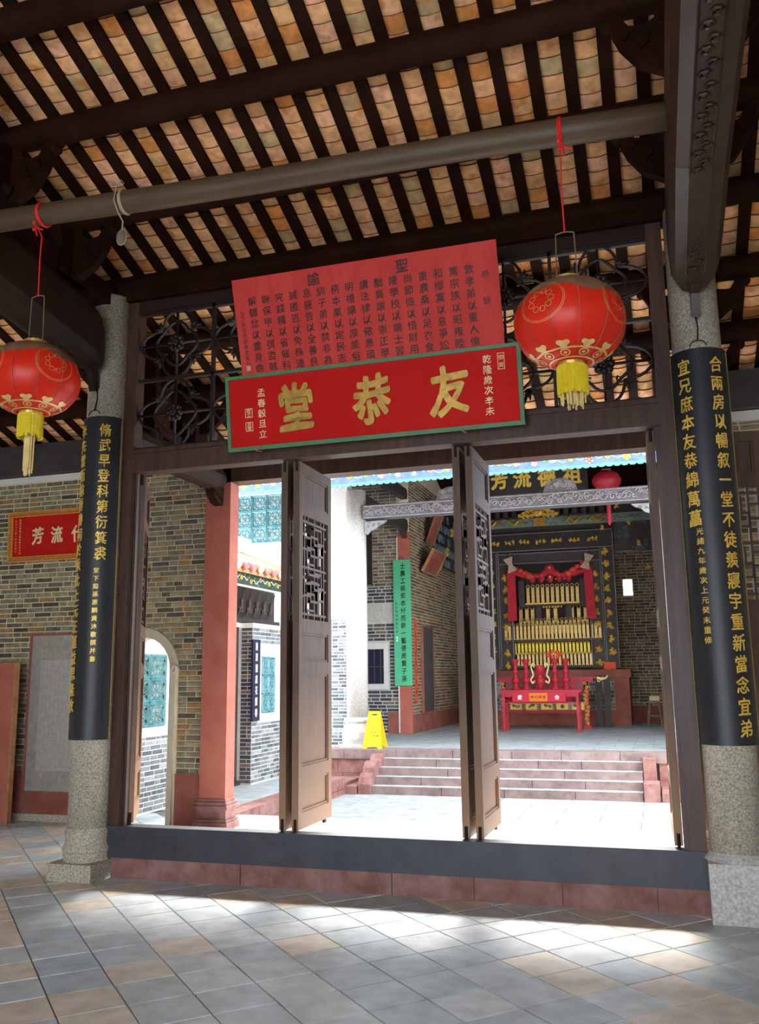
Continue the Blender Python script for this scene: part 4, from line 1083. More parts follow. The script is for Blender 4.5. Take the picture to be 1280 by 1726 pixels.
# ------------------------------------------------------------------ lanterns
def lantern(x, y, z, R, label, tail, seed, hang):
    t = thing('red_lantern', label, 'lantern', (x, y, z))
    rnd = random.Random(seed)
    hR = R*.80; n = 64; prof = []
    for k in range(1, 24):
        p = -PI/2+PI*k/24; prof.append((math.cos(p)**.9, math.sin(p)))
    prof = [p for p in prof if p[0] > .24]
    def surf(a, r_, s_, d=0):
        g = 1-.018*abs(math.sin(6*a))**.35*0-.016*(abs(math.cos(6*a))**6)
        return ((R*r_*g+d*r_)*math.cos(a), (R*r_*g+d*r_)*math.sin(a), hR*s_+d*s_)
    # red skin and the dusty cap (its own patch of grime on the top)
    for nm, sel, mt in (('silk_body', lambda i: True, 'lantern_red'),):
        m = MB()
        for r_, s_ in prof:
            for k in range(n): m.v.append(surf(2*PI*k/n, r_, s_))
        for i in range(len(prof)-1):
            for k in range(n): m.f.append((i*n+k, i*n+(k+1) % n, (i+1)*n+(k+1) % n, (i+1)*n+k))
        m.build(nm, mt, t, smooth=True)
    def S(a, ph, d=.002):     # a azimuth, ph latitude
        return surf(a, max(0, math.cos(ph))**.9, math.sin(ph), d)
    m = MB()      # dust cap
    rows = 6
    for i in range(rows+1):
        for k in range(n):
            a = 2*PI*k/n; low = .44+.10*math.sin(3*a+seed)+.05*math.sin(7*a)
            ph = 1.30+(low-1.30)*i/rows; m.v.append(S(a, ph, .0015))
    for i in range(rows):
        for k in range(n): m.f.append((i*n+k, i*n+(k+1) % n, (i+1)*n+(k+1) % n, (i+1)*n+k))
    m.build('dust', 'lantern_dust', t, smooth=True)
    # ring of gold print low on the belly
    m = MB()
    def band(p0, p1, a0=0, a1=2*PI, k_=48, d=.003):
        b = len(m.v)
        for k in range(k_+1):
            a = a0+(a1-a0)*k/k_; m.v.append(S(a, p0, d)); m.v.append(S(a, p1, d))
        for k in range(k_): m.f.append((b+2*k, b+2*k+2, b+2*k+3, b+2*k+1))
    def disc(a, p, r, seg=10, d=.0035, r0=0):
        b = len(m.v); cs_ = max(.3, math.cos(p))
        if r0 == 0:
            m.v.append(S(a, p, d))
            for k in range(seg): m.v.append(S(a+r/R*math.cos(2*PI*k/seg)/cs_, p+r/hR*.9*math.sin(2*PI*k/seg), d))
            for k in range(seg): m.f.append((b, b+1+k, b+1+(k+1) % seg))
        else:
            for k in range(seg):
                for q in (r0, r): m.v.append(S(a+q/R*math.cos(2*PI*k/seg)/cs_, p+q/hR*.9*math.sin(2*PI*k/seg), d))
            for k in range(seg): k2 = (k+1) % seg; m.f.append((b+2*k, b+2*k+1, b+2*k2+1, b+2*k2))
    band(-.98, -.935); band(-1.24, -1.20)
    for k in range(10):
        a = k*2*PI/10+.2
        disc(a, -.87, R*.075); disc(a+.09, -.83, R*.055); disc(a-.09, -.83, R*.055)
        disc(a, -1.08, R*.085, 12, r0=R*.062); disc(a, -1.08, R*.03)
    for k in range(4):      # big roundels on the sides, drawn as thin rings
        a = -PI/2-.42+k*PI/2
        for r in (.44, .41): disc(a, .18, R*r, 36, r0=R*(r-.006), d=.003)
        for q in range(9): disc(a+.20*math.cos(q*.7), .18+.22*math.sin(q*.7), R*.06, 9, r0=R*.053, d=.003)
        band(-.05, .42, a-.008, a+.008, 1)
    m.build('gold_print', 'lantern_print', t)
    rb = MB()
    for k in range(12):
        a = k*PI/6+PI/12; rb.tube([S(a, ph, .002) for ph in [-1.2+.24*i for i in range(11)]], .0022, 3)
    rb.build('seam', 'lantern_dust', t)
    m = MB().lathe([(R*.24, 0), (R*.25, .03), (R*.22, .035), (R*.22, .004)], 20, (0, 0, hR*.965)); m.build('top_ring', 'brass', t)
    m = MB().lathe([(R*.28, .035), (R*.25, .0), (R*.24, -.012)], 24, (0, 0, -hR*.985)); m.build('bottom_collar', 'brass', t)
    # fringe
    zf = -hR*.985-.012; m = MB(); L1 = .155
    for ring, (rr, nn) in enumerate(((R*.255, 56), (R*.235, 44))):
        for k in range(nn):
            a = 2*PI*k/nn+rnd.uniform(-.03, .03); l = L1*rnd.uniform(.86, 1.02)
            m.tube([(rr*math.cos(a), rr*math.sin(a), zf), (rr*1.02*math.cos(a), rr*1.02*math.sin(a), zf-l)], .0065, 4)
    m.lathe([(R*.262, .0), (R*.265, -.02), (R*.255, -.024)], 24, (0, 0, zf+.004)); m.build('fringe', 'fringe_yellow', t)
    m = MB(); q = .034 if tail > .25 else .07
    for k in range(22):
        a = 2*PI*k/22; r2 = q*rnd.uniform(.4, 1); m.tube([(r2*.5*math.cos(a), r2*.5*math.sin(a), zf-.02), (r2*math.cos(a), r2*math.sin(a), zf-.12), (r2*.95*math.cos(a), r2*.95*math.sin(a), zf-tail*rnd.uniform(.9, 1.03))], .005, 4)
    m.build('tassel', 'fringe_pale', t)
    m = MB()
    for s_ in (-1, 1): m.tube([(s_*R*.19, 0, hR), (s_*R*.165, 0, hR+hang)], .0035, 4)
    m.tube([(-R*.165, 0, hR+hang), (0, 0, hR+hang+.012), (R*.165, 0, hR+hang)], .004, 4); m.build('wire_handle', 'lantern_wire', t)
    zp = pz(x)-z; m = MB()
    m.tube([(0, 0, hR+hang+.005), (-.005, 0, (hR+hang+zp-.08)/2), (0, .0, zp-.16), (0, -.082, zp-.09)], .0048, 5)
    m.tube([(0, .08*math.cos(a), zp+.08*math.sin(a)) for a in [k*PI/6 for k in range(12)]], .007, 5, closed=True)
    m.tube([(.012, .081*math.cos(a), zp+.081*math.sin(a)) for a in [k*PI/6 for k in range(12)]], .007, 5, closed=True)
    m.ball((0, -.085, zp-.10), .014, 6, 5); m.ball((0, -.085, zp-.15), .011, 6, 5)
    m.tube([(0, -.085, zp-.10), (.03, -.088, zp-.145), (.075, -.085, zp-.165)], .006, 4); m.tube([(0, -.085, zp-.10), (.02, -.09, zp-.16), (.03, -.085, zp-.20)], .005, 4)
    m.build('red_string', 'red_string', t)
    return t
lantern(3.878, -1.80, 3.415, .300, 'big red lantern with short yellow fringe hanging before the openwork on the right', .22, 1, .29)
lantern(.40, -1.80, 3.50, .300, 'red lantern with a long tassel hanging at the left edge', .40, 4, .34)

# ================================================================== HALL: things on the rear wall
def framed_sign():
    t = thing('plaque', 'red plaque with gilt carved border on the left brick wall, partly behind the column', 'plaque', (-2.28, 2.262, 2.93), (.05, 0, 0))
    W, H = 1.74, .60; x0 = -W/2+.02; x1 = W/2
    MB().box(x0+.05, x1-.05, -.03, .0, .05, H-.05).build('panel', 'red_lacquer', t)
    b = MB(); e = .062
    b.box(x0, x1, -.045, 0, 0, .012); b.box(x0, x1, -.045, 0, H-.012, H); b.box(x0, x0+.012, -.045, 0, .012, H-.012); b.box(x1-.012, x1, -.045, 0, .012, H-.012)
    b.box(x0+e-.01, x1-e+.01, -.045, -.029, e-.01, e); b.box(x0+e-.01, x1-e+.01, -.045, -.029, H-e, H-e+.01); b.box(x0+e-.01, x0+e, -.045, -.029, e, H-e); b.box(x1-e, x1-e+.01, -.045, -.029, e, H-e)
    k = 0; rr = random.Random(2)
    def curl(x, z):
        b.tube([(x+.018*(1-i/8)*math.cos(i*1.1), -.036, z+.018*(1-i/8)*math.sin(i*1.1)*rr.choice([1, 1])) for i in range(7)], .0055, 4)
    x = x0+.03
    while x < x1-.02: curl(x, .03); curl(x, H-.03); x += .036
    z = .06
    while z < H-.04: curl(x0+.03, z); curl(x1-.03, z); z += .036
    b.build('gilt_border', 'gilt_orange', t); MB().box(x0+.005, x1-.005, -.028, -.0, .005, H-.005).build('border_ground', 'dado_red', t)
    for ch, x in (('芳', -3.16+.45+2.28), ('流', -3.16+.715+2.28), ('代', -3.16+1.005+2.28), ('百', -3.16+1.29+2.28)):
        m = MB(); text(m, [(ch, x, H*.50, .21, .78)], fl_, extr=.02, res=2, brush=.04, off=.030, fat=.02)
        m.build('gilt_character', 'gold_pale', t)
    m = MB(); text(m, column('賀東平賜進士第欽點大夫宗祠', x0+.165, H-.10, .033, .028), fl_, off=.031); text(m, column('公元二千零一年吉日敬立', x0+.105, H-.11, .036, .026), fl_, off=.031)
    m.build('small_lettering', 'gold_pale', t)
framed_sign()
t = thing('framed_stele', 'grey inscribed stone slab in a thin brown glazed frame on the left brick wall', 'stele', (-2.36, 2.262, .33))
MB().box(-.33, .33, -.05, .0, 0, 1.72).build('slab', 'stele_stone', t)
m = MB(); m.box(-.355, -.33, -.065, 0, -.02, 1.745); m.box(.33, .355, -.065, 0, -.02, 1.745); m.box(-.33, .33, -.065, 0, 1.72, 1.745); m.box(-.33, .33, -.065, 0, -.02, 0); m.build('frame', 'dado_red', t)
MB().box(-.20, .33, -.052, -.05, .22, 1.44).build('rubbed_panel', 'stele_pale', t)
m = MB()
for k in range(9):
    u = .28-k*.055
    for j in range(30): text(m, [('大夫宗祠公元年吉敬立'[(k*7+j*3) % 10], u, 1.40-j*.039, .030)], fl_, off=.053)
m.build('inscription', 'stele_stone', t)
m = MB(); text(m, column('碑記重修', -.14, 1.62, .065, .05), fl_, off=.051); m.build('lettering', 'stele_pale', t)
t = MB(); t.box(-3.30, -2.72, 2.0, 2.05, .0, 1.74); t = t.build('standing_panel', 'red_plaster')
tag(t, 'orange-red wooden panel standing at the left edge in front of the brick wall', 'panel')
MB().box(-2.745, -2.719, 1.992, 2.058, 0, 1.75).build('edge_strip', 'roof_ochre', t)

# ================================================================== COURTYARD AND FAR HALL: THINGS
t = thing('couplet_board', 'narrow navy board with white characters beside the teal window of the corridor', 'couplet board', (-1.60, 5.86, .91), (0, 0, PI/2))
MB().box(-.13, .13, -.03, -.002, 0, 1.20).build('board', 'navy', t)
m = MB(); text(m, column('詩思閒庭花間春', 0, 1.10, .163, .13, .62), fl_, fat=.022, brush=.03, off=.031); m.build('white_characters', 'ink_white', t)
t = tag(MB().box(-1.18, -.98, 6.62, 6.9, 0.002, .20).build('planter_box', 'red_stone'), 'small reddish stone block on the corridor floor near the end of the brick wall', 'block')

# yellow caution board
t = thing('caution_sign', 'yellow folding wet floor caution board beside the far granite column', 'caution sign', (-.47, 8.22, ZP+.005), (0, 0, .02))
def aboard(sy, material):
    y0, y1 = sy*.17, sy*.015; H = .60
    P = lambda u, v, d: (u, y0+(y1-y0)*v/H+sy*d, v)
    m = MB()
    prof_l = [(-.17, 0), (-.10, 0), (-.085, .035), (0.085, .035), (.10, 0), (.17, 0), (.125, .36), (.10, H), (.05, H), (-.05, H), (-.10, H), (-.125, .36)]
    body = [(-.17, 0), (-.10, 0), (-.08, .03), (.08, .03), (.10, 0), (.17, 0), (.105, .53), (-.105, .53)]
    m.prism(body, 0, .012, P)
    m.prism([(-.105, .53), (-.055, .53), (-.055, .56), (-.102, .56)], 0, .012, P); m.prism([(.055, .53), (.105, .53), (.102, .56), (.055, .56)], 0, .012, P)
    m.prism([(-.102, .56), (.102, .56), (.098, H), (-.098, H)], 0, .012, P)
    o = m.build('panel', material, t)
    if sy < 0:
        P2 = lambda u, v, d: (u, y0+(y1-y0)*v/H-.013-d, v)
        m = MB(); s_ = 'CAUTION'
        text(m, [(c, (i-3)*.020, .445, .030) for i, c in enumerate(s_)], P2, bold=.01); s_ = 'WET FLOOR'
        text(m, [(c, (i-4)*.019, .405, .030) for i, c in enumerate(s_) if c != ' '], P2, bold=.01)
        tri = [(-.055, .26), (.055, .26), (0, .36)]
        for i in range(3):
            a, b = tri[i], tri[(i+1) % 3]; m.tube([P2(a[0], a[1], 0), P2(b[0], b[1], 0)], .004, 4)
        m.ball(P2(.005, .335, 0), .009, 6, 4); m.tube([P2(.0, .32, 0), P2(-.012, .295, 0), P2(.02, .275, 0)], .005, 4); m.tube([P2(-.012, .30, 0), P2(-.03, .275, 0)], .004, 4)
        m.build('printed_warning', 'sign_print', o)
        m = MB(); text(m, [(c, (i-1.5)*.052, .205, .036) for i, c in enumerate('小心地滑')], P2, bold=.02); m.build('lettering', 'ink_black', o)
aboard(-1, 'sign_yellow'); aboard(1, 'sign_amber')
MB().tube([(-.1, 0, .597), (.1, 0, .597)], .008, 6).build('hinge', 'sign_amber', t)

# green couplets
for X0, s_, lab in ((-.955, '士農工商安本分而執一藝便是賢子孫', 'bright green couplet board with black characters on the left red pilaster'),
                    (4.60, '詩書禮樂守家風以傳百世無忝祖宗德', 'green couplet board on the right side, mostly hidden by the door post')):
    t = thing('couplet_board', lab, 'couplet board', (X0, YB-.035, 1.34))
    MB().box(-.19, .19, -.035, -.004, 0, 2.66).build('board', 'couplet_green', t)
    m = MB(); text(m, column(s_, .02, 2.52, .1585, .135, .85), fl_, fat=.022, brush=.04, off=.036); text(m, column('合族陳耀敬題并書', -.125, 1.72, .085, .06), fl_, off=.036); m.build('lettering', 'ink_black', t)
    for k in range(2): MB().box(-.145, -.105, -.037, -.035, .98-k*.06, 1.02-k*.06).build('seal_mark', 'ink_white', t)
    MB().tube([(-.05, -.02, 2.66), (0, -.015, 2.75), (.05, -.02, 2.66)], .005, 4).build('hanging_cord', 'iron', t)
t = thing('paper_strip', 'narrow orange-red paper strip with writing on the far brick side wall', 'banner', (-.795, 12.16, .98), (0, 0, PI/2))
MB().box(-.10, .10, -.006, 0, 0, 1.76).build('paper', 'strip_orange', t)
m = MB(); text(m, column('恭賀宗祠重光同慶', 0, 1.62, .20, .12), fl_, off=.007); m.build('lettering', 'ink', t)
t = thing('slate_stele', 'tall dark slate tablet in a thin red frame on the far brick side wall', 'stele', (-.795, 13.08, .74), (0, 0, PI/2))
MB().box(-.45, .45, -.05, 0, .02, 1.86).build('slab', 'slate', t)
m = MB(); m.box(-.48, -.45, -.06, 0, 0, 1.88); m.box(.45, .48, -.06, 0, 0, 1.88); m.box(-.45, .45, -.06, 0, 1.86, 1.88); m.box(-.45, .45, -.06, 0, 0, .02); m.build('frame', 'dado_red', t)
t = thing('hanging_plaque', 'dark red plaque tilting forward from the far brick side wall', 'plaque', (-.72, 13.10, 3.86), (.50, 0, PI/2))
t.scale = (.78, 1, .9)
MB().box(-.72, .72, -.05, 0, 0, .58).build('panel', 'dado_red', t)
MB().bar((-.5, 0, .02), (-.5, .11, -.05), .03, .03).bar((.5, 0, .02), (.5, .11, -.05), .03, .03).bar((0, 0, .5), (0, .36, .6), .02, .02).build('bracket', 'iron', t)
m = MB(); m.box(-.75, .75, -.07, -.0, -.03, 0); m.box(-.75, .75, -.07, 0, .58, .61); m.box(-.75, -.72, -.07, 0, 0, .58); m.box(.72, .75, -.07, 0, 0, .58); m.build('frame', 'roof_ochre', t)
m = MB(); text(m, [('德', -.45, .29, .30), ('懋', -.0, .29, .30), ('功', .45, .29, .30)], fl_, bold=.01, off=.051); m.build('characters', 'altar_red', t)
t = thing('hanging_plaque', 'long narrow red-edged board high on the far brick side wall', 'plaque', (-.74, 13.3, 4.55), (.35, 0, PI/2))
MB().bar((0, 0, .02), (0, .09, 0), .03, .03).bar((0, 0, .9), (0, .45, 1.0), .02, .02).build('bracket', 'iron', t); MB().box(-.28, .28, -.05, 0, 0, .95).build('panel', 'dado_red', t); MB().box(.26, .29, -.06, 0, 0, .95).build('frame', 'roof_ochre', t)

t = thing('carved_screen', 'dark openwork panel with blue-grey fretwork high on the far brick side wall', 'carved panel', (-.80, 15.1, 4.15), (0, 0, PI/2))
MB().box(-1.2, 1.2, -.05, -.02, 0, 1.45).build('panel', 'lacquer_black', t)
rq = random.Random(77)
for i in range(7):
    for j in range(5):
        u = -1.05+i*.34; v = .14+j*.28
        if rq.random() < .75:
            m = MB(); m.box(u-.12, u+.12, -.075, -.05, v-.09, v+.09) if rq.random() < .5 else m.tube([(u+.11*math.cos(a), -.06, v+.09*math.sin(a)) for a in [k*PI/4 for k in range(8)]], .03, 4, closed=True)
            m.build('fret', 'blue_grey', t)
for u, v in ((-.2, .42), (-.95, -.05), (.5, 1.0)):
    m = MB()
    for k in range(5): m.ball((u+rq.uniform(-.07, .07), -.12, v+rq.uniform(-.08, .08)), .05, 5, 4)
    m.build('gilt_figure', 'gold_bright', t)

# black ancestral board, far lantern
t = thing('name_board', 'black board with large gold characters hanging high in the far hall', 'sign', (1.91, 12.0, 5.20), (.12, 0, 0))
MB().box(-1.12, 1.12, -.05, 0, 0, .86).build('panel', 'lacquer_black', t)
for ch, x in (('芳', 1.20), ('流', 1.68), ('德', 2.20), ('祖', 2.72)):
    m = MB(); text(m, [(ch, x-1.91, .43, .42, .92)], fl_, extr=.02, res=2, brush=.03, off=.051, fat=.03); m.build('gilt_character', 'gold_bright', t)
m = MB(); text(m, column('孟春吉旦敬立重修', -1.0, .74, .085, .06), fl_, off=.051); m.build('lettering', 'gold_pale', t)
t = thing('red_lantern', 'dim red lantern high in the far hall, right of the black board', 'lantern', (3.45, 11.0, 5.24))
m = MB().lathe([(.09, -.20), (.20, -.16), (.27, -.06), (.28, .03), (.22, .14), (.10, .20)], 20); m.build('silk_body', 'altar_red', t, smooth=True)
MB().lathe([(.09, -.23), (.10, -.20), (.09, .2), (.09, .23)], 12).build('rings', 'brass', t); MB().tube([(0, 0, .2), (0, 0, 1.17)], .005, 4).build('cord', 'iron', t)
MB().tube([(.01, 0, -.88), (.01, 0, -.80), (.01, 0, -.48), (.01, 0, -.42)], [.012, .04, .04, .02], 8).tube([(.01, 0, -.42), (0, 0, -.22)], .004, 4).build('tassel', 'cloth_red', t)

# ------------------------------------------------------------------ altar screen
YS = 15.2
def orn(mb, x, y, z, s, rr, wide=1.0):
    """small gilt carved figure: a body with limbs"""
    mb.ball((x, y-.02, z), s*.20, 5, 4, (wide, .6, 1.2))
    for k in range(8):
        a = rr.uniform(0, 2*PI); l = s*rr.uniform(.3, .52)
        mb.tube([(x, y-.02, z), (x+wide*l*.6*math.cos(a), y-.035, z+l*.6*math.sin(a)), (x+wide*l*math.cos(a+.5), y-.02, z+l*math.sin(a+.5))], [s*.14, s*.12, s*.05], 4)
    mb.ball((x+rr.uniform(-.1, .1)*s, y-.04, z+s*.34), s*.17, 5, 4)
t = thing('altar_screen', 'tall black carved wooden altar screen studded with gilt figures', 'altar', (0, 0, 0))
X0, X1, ZA, ZC2 = .22, 3.32, 1.67, 4.97
fr_ = MB()
fr_.box(X0, .52, YS, YS+.1, ZA, ZC2); fr_.box(3.02, X1, YS, YS+.1, ZA, ZC2); fr_.box(.52, 3.02, YS, YS+.1, 4.50, ZC2)
fr_.build('outer_frame', 'lacquer_black', t)
i2 = MB(); i2.box(.52, .86, YS+.12, YS+.2, ZA, 4.5); i2.box(2.68, 3.02, YS+.12, YS+.2, ZA, 4.5); i2.box(.86, 2.68, YS+.12, YS+.2, 4.20, 4.5); i2.build('inner_frame', 'screen_wood', t)
ln = MB()
for x in (.22, .50, .54, .84, 2.70, 3.00, 3.04, 3.31): ln.box(x-.008, x+.008, YS-.012, YS+.13, ZA, 4.5 if .3 < x < 3.2 else ZC2)
for z in (4.22, 4.46, 4.53, 4.95): ln.box(X0 if z > 4.5 else .54, X1 if z > 4.5 else 3.0, YS-.012, YS+.13, z-.008, z+.008)
ln.build('moulding', 'grey_carving', t)
MB().box(.5, 3.04, YS+.9, YS+.95, ZA, 4.6).build('niche_back', 'screen_wood', t)
sd_ = MB(); sd_.box(.5, .56, YS+.2, YS+.9, ZA, 4.5); sd_.box(2.98, 3.04, YS+.2, YS+.9, ZA, 4.5); sd_.build('niche_side', 'screen_wood', t)
rr = random.Random(12)
def gold_fig(x, y, z, s, wd=1.0):
    m = MB(); orn(m, x, y, z, s, rr, wd); m.build('gilt_figure', 'gold_bright', t)
for k in range(9): gold_fig(3.13+.004*k, YS, 4.40-k*.295, .21)
for k in range(8): gold_fig(.36, YS, 4.30-k*.31, .21)
for k in range(8): gold_fig(.69, YS+.12, 3.88-k*.28 if k < 3 else 3.85-k*.30, .20)
for k in range(8): gold_fig(2.85, YS+.12, 3.88-k*.30, .20)
m = MB()
for x in (.47, .85, 1.22, 1.60, 2.0, 2.42, 2.85):
    for q in (-.09, 0, .09): orn(m, x+q, YS, 4.73+rr.uniform(-.02, .02), .12, rr)
m.build('gilt_lettering_row', 'gold_bright', t)
gold_fig(.30, YS, 4.87, .14); gold_fig(3.10, YS, 4.98, .15)
# upper frieze with dragons, lion crest, blocks
MB().box(-.2, 4.4, YS-.28, YS-.20, 5.07, 5.28).build('frieze_board', 'jade_carving', t)
m = MB(); P = lambda u, v, d: (u, YS-.29-d, v)
for k in range(90): scroll(m, (.0+k*.045, 5.175+rr.uniform(-.06, .06)), .035, P, 1.2, .008, rr.choice([-1, 1]), 7)
m.build('frieze_carving', 'jade_carving', t)
for xa, s_ in ((.5, 1), (1.05, 1), (2.45, -1), (3.0, -1)):
    m = MB(); pts = smooth([P(xa+s_*(-.22+.05*i), 5.18+.05*math.sin(i*1.25), .03) for i in range(10)], 3); m.tube(pts, [.012+.028*math.sin(PI*min(1, (i+2)/(len(pts)+3))) for i in range(len(pts))], 6)
    for i in range(2, 26, 4): m.tube([pts[i], Vector(pts[i])+Vector((.03, -.01, .07*(-1)**(i//4)))], [.016, .005], 4)
    m.build('gilt_dragon', 'gold', t)
MB().box(1.50, 1.78, YS-.33, YS-.28, 5.07, 5.27).build('gilt_centre_plate', 'gold', t)
m = MB()
m.ball((1.62, YS-.40, 5.38), .11, 10, 8, (1.15, .6, .9)); m.ball((1.57, YS-.46, 5.40), .022, 6, 4); m.ball((1.67, YS-.46, 5.40), .022, 6, 4); m.ball((1.62, YS-.47, 5.35), .03, 6, 4, (1.5, 1, .7))
for s_ in (-1, 1):
    for k, (dx, dz, r) in enumerate(((.13, 5.44, .06), (.15, 5.32, .055), (.24, 5.42, .06), (.25, 5.31, .05), (.34, 5.38, .055), (.36, 5.30, .045), (.44, 5.33, .05))):
        scroll(m, (1.62+s_*dx, dz), r, lambda u, v, d: (u, YS-.37-d, v), 1.5, .018, s_, 12)
m.build('gilt_lion_crest', 'gold_bright', t)
m = MB()
for k in range(22):
    x = -.1+k*.21; m.box(x, x+.11, YS-.1, YS, 5.36, 5.50)
m.box(-.3, 4.44, YS+.3, YS+.34, 4.97, 6.5); m.box(-.3, 4.44, YS-.20, YS-.06, 5.28, 5.34); m.box(-.3, 4.44, YS-.15, YS-.05, 5.55, 5.72)
m.build('upper_brackets', 'screen_wood', t)
m = MB()
for (xa, xb, za, zb) in ((3.44, 3.78, 5.05, 5.25), (3.82, 4.2, 5.02, 5.26), (3.44, 3.70, 4.70, 4.98), (3.74, 4.18, 4.42, 4.62)):
    for k in range(14): scroll(m, (rr.uniform(xa, xb), rr.uniform(za, zb)), .05, lambda u, v, d: (u, YS-.03-d, v), 1.3, .012, rr.choice([-1, 1]), 8)
m.build('scrollwork', 'blue_grey', t); MB().box(3.36, 4.40, YS-.02, YS+.1, 4.40, 5.5).build('side_board', 'screen_wood', t)
for x, z in ((3.45, 5.48), (3.72, 5.05), (3.90, 4.55), (4.10, 4.02)): gold_fig(x, YS-.1 if z > 4.3 else YS+.2, z, .17)
# red podium with brick infill
pd = thing('altar_podium', 'red plastered podium with brick panel that carries the altar screen', 'podium'); pd['kind'] = 'structure'
m = MB(); m.box(-.2, 3.55, YS-.05, YS+1.2, 1.44, 1.63); m.box(3.16, 3.50, YS, YS+1.2, ZP, 1.44); m.box(-.2, .2, YS, YS+1.2, ZP, 1.44); m.box(.2, 3.16, YS+.02, YS+1.2, ZP, .70); m.build('podium_frame', 'dado_red', pd)
pb = MB().box(.2, 3.16, YS+.06, YS+1.1, .70, 1.44).build('brick_panel', 'mortar_pale', pd)
bricks(pb, (0, YS+.06, 0), (1,0,0), (0,-1,0), lambda a, b: [(2.2, 3.15)], .71, 1.43, 'brick_tan', [(980, 1120, 1060, 1230)], seed=25, nmax=60, ch=.09, bl=.26, depth=.012, gap=.014)
bricks(pb, (0, YS+.06, 0), (1,0,0), (0,-1,0), lambda a, b: [(.21, .9)], .71, 1.43, 'brick_grey', [(820, 1120, 860, 1230)], seed=26, nmax=20, ch=.09, bl=.26, depth=.012, gap=.014)
tag(MB().box(2.95, 3.22, YS-.045, YS+.05, 1.635, 1.80).build('red_box', 'strip_orange'), 'small orange-red box on the right end of the altar podium', 'box')
# shelves and spirit tablets
sh = MB()
sh.box(1.12, 2.50, YS+.15, YS+.5, 3.17, 3.22); sh.box(1.0, 1.14, YS+.15, YS+.4, 3.15, 3.80); sh.box(2.48, 2.62, YS+.15, YS+.4, 3.15, 3.80)
sh.build('tablet_shelf', 'screen_wood', t)
MB().box(1.15, 2.46, YS+.13, YS+.16, 3.215, 3.25).build('gilt_shelf_edge', 'gold_bright', t)
m = MB(); m.box(.88, 2.70, YS+.35, YS+.7, 2.74, 2.79); m.box(.56, 2.98, YS+.02, YS+.34, 2.31, 2.365); m.box(.74, 2.80, YS+.1, YS+.34, 1.99, 2.02); m.box(.80, 2.80, YS-.04, YS+.1, 1.69, 1.74)
m.box(1.38, 1.52, YS+.3, YS+.4, 2.8, 3.17); m.box(2.10, 2.24, YS+.3, YS+.4, 2.8, 3.17); m.build('tablet_steps', 'screen_wood', t)
m = MB()
for k in range(7): m.box(1.50+k*.1, 1.56+k*.1, YS+.12, YS+.15, 3.80, 3.84); m.box(1.58+k*.07, 1.62+k*.07, YS+.12, YS+.14, 3.13, 3.16)
m.build('gilt_letters', 'gold_bright', t)
def tab_mesh(w_, h, material):
    m = MB(); m.box(-w_/2, w_/2, -.012, .012, .03, h*.82); m.box(-w_*.62, w_*.62, -.022, .022, 0, .03)
    m.tube([(w_*.5*math.cos(a), -.014, h*.88+w_*.5*math.sin(a)) for a in [PI*k/6 for k in range(12)]], w_*.16, 4, closed=True)
    for k in range(5): m.box(-w_*.18, w_*.18, -.016, -.012, .06+k*h*.145, .06+k*h*.145+h*.09)
    m.ball((0, -.02, .012), .014, 5, 4)
    return m.mesh('spirit_tablet', material)
def tablets(xs, y, z, w_, h, material, label, group):
    me = tab_mesh(w_, h, material)
    ORD = 'leftmost second third fourth fifth sixth seventh eighth ninth tenth eleventh twelfth thirteenth fourteenth fifteenth sixteenth seventeenth eighteenth nineteenth twentieth twenty-first twenty-second twenty-third twenty-fourth twenty-fifth'.split()
    for i, x in enumerate(xs):
        o = link('spirit_tablet', me); o.location = (x, y, z)
        w = ORD[i]+('' if i == 0 else ' from the left')
        if i == len(xs)-1: w = 'rightmost'
        tag(o, label+', '+w, 'tablet', group)
ev = lambda a, b, n: [a+(b-a)*i/(n-1) for i in range(n)]
tablets(ev(1.22, 2.41, 11), YS+.22, 3.222, .074, .50, 'tablet_gold', 'gilt spirit tablet in the top row of the shrine', 'tablets in the top row')
tablets([.99, 1.14, 1.28, 1.66, 1.84, 2.24, 2.40, 2.56], YS+.45, 2.79, .085, .42, 'tablet_gold', 'gilt spirit tablet in the sparse second row', 'tablets in the second row')
tablets(ev(.66, 2.90, 25), YS+.10, 2.366, .058, .41, 'tablet_gold', 'gilt spirit tablet in the wide middle row', 'tablets in the middle row')
tablets(ev(1.0, 2.60, 17), YS+.30, 2.50, .06, .40, 'tablet_gold', 'gilt spirit tablet peeping out behind the middle row', 'tablets behind the middle row')
tablets(ev(.86, 2.70, 22), YS+.20, 2.02, .054, .31, 'tablet_yellow', 'bright yellow tablet in the row above the lowest', 'tablets in the yellow row')
tablets(ev(.95, 2.66, 20), YS+.02, 1.742, .054, .33, 'tablet_gold', 'gilt spirit tablet in the lowest row of the shrine', 'tablets in the lowest row')
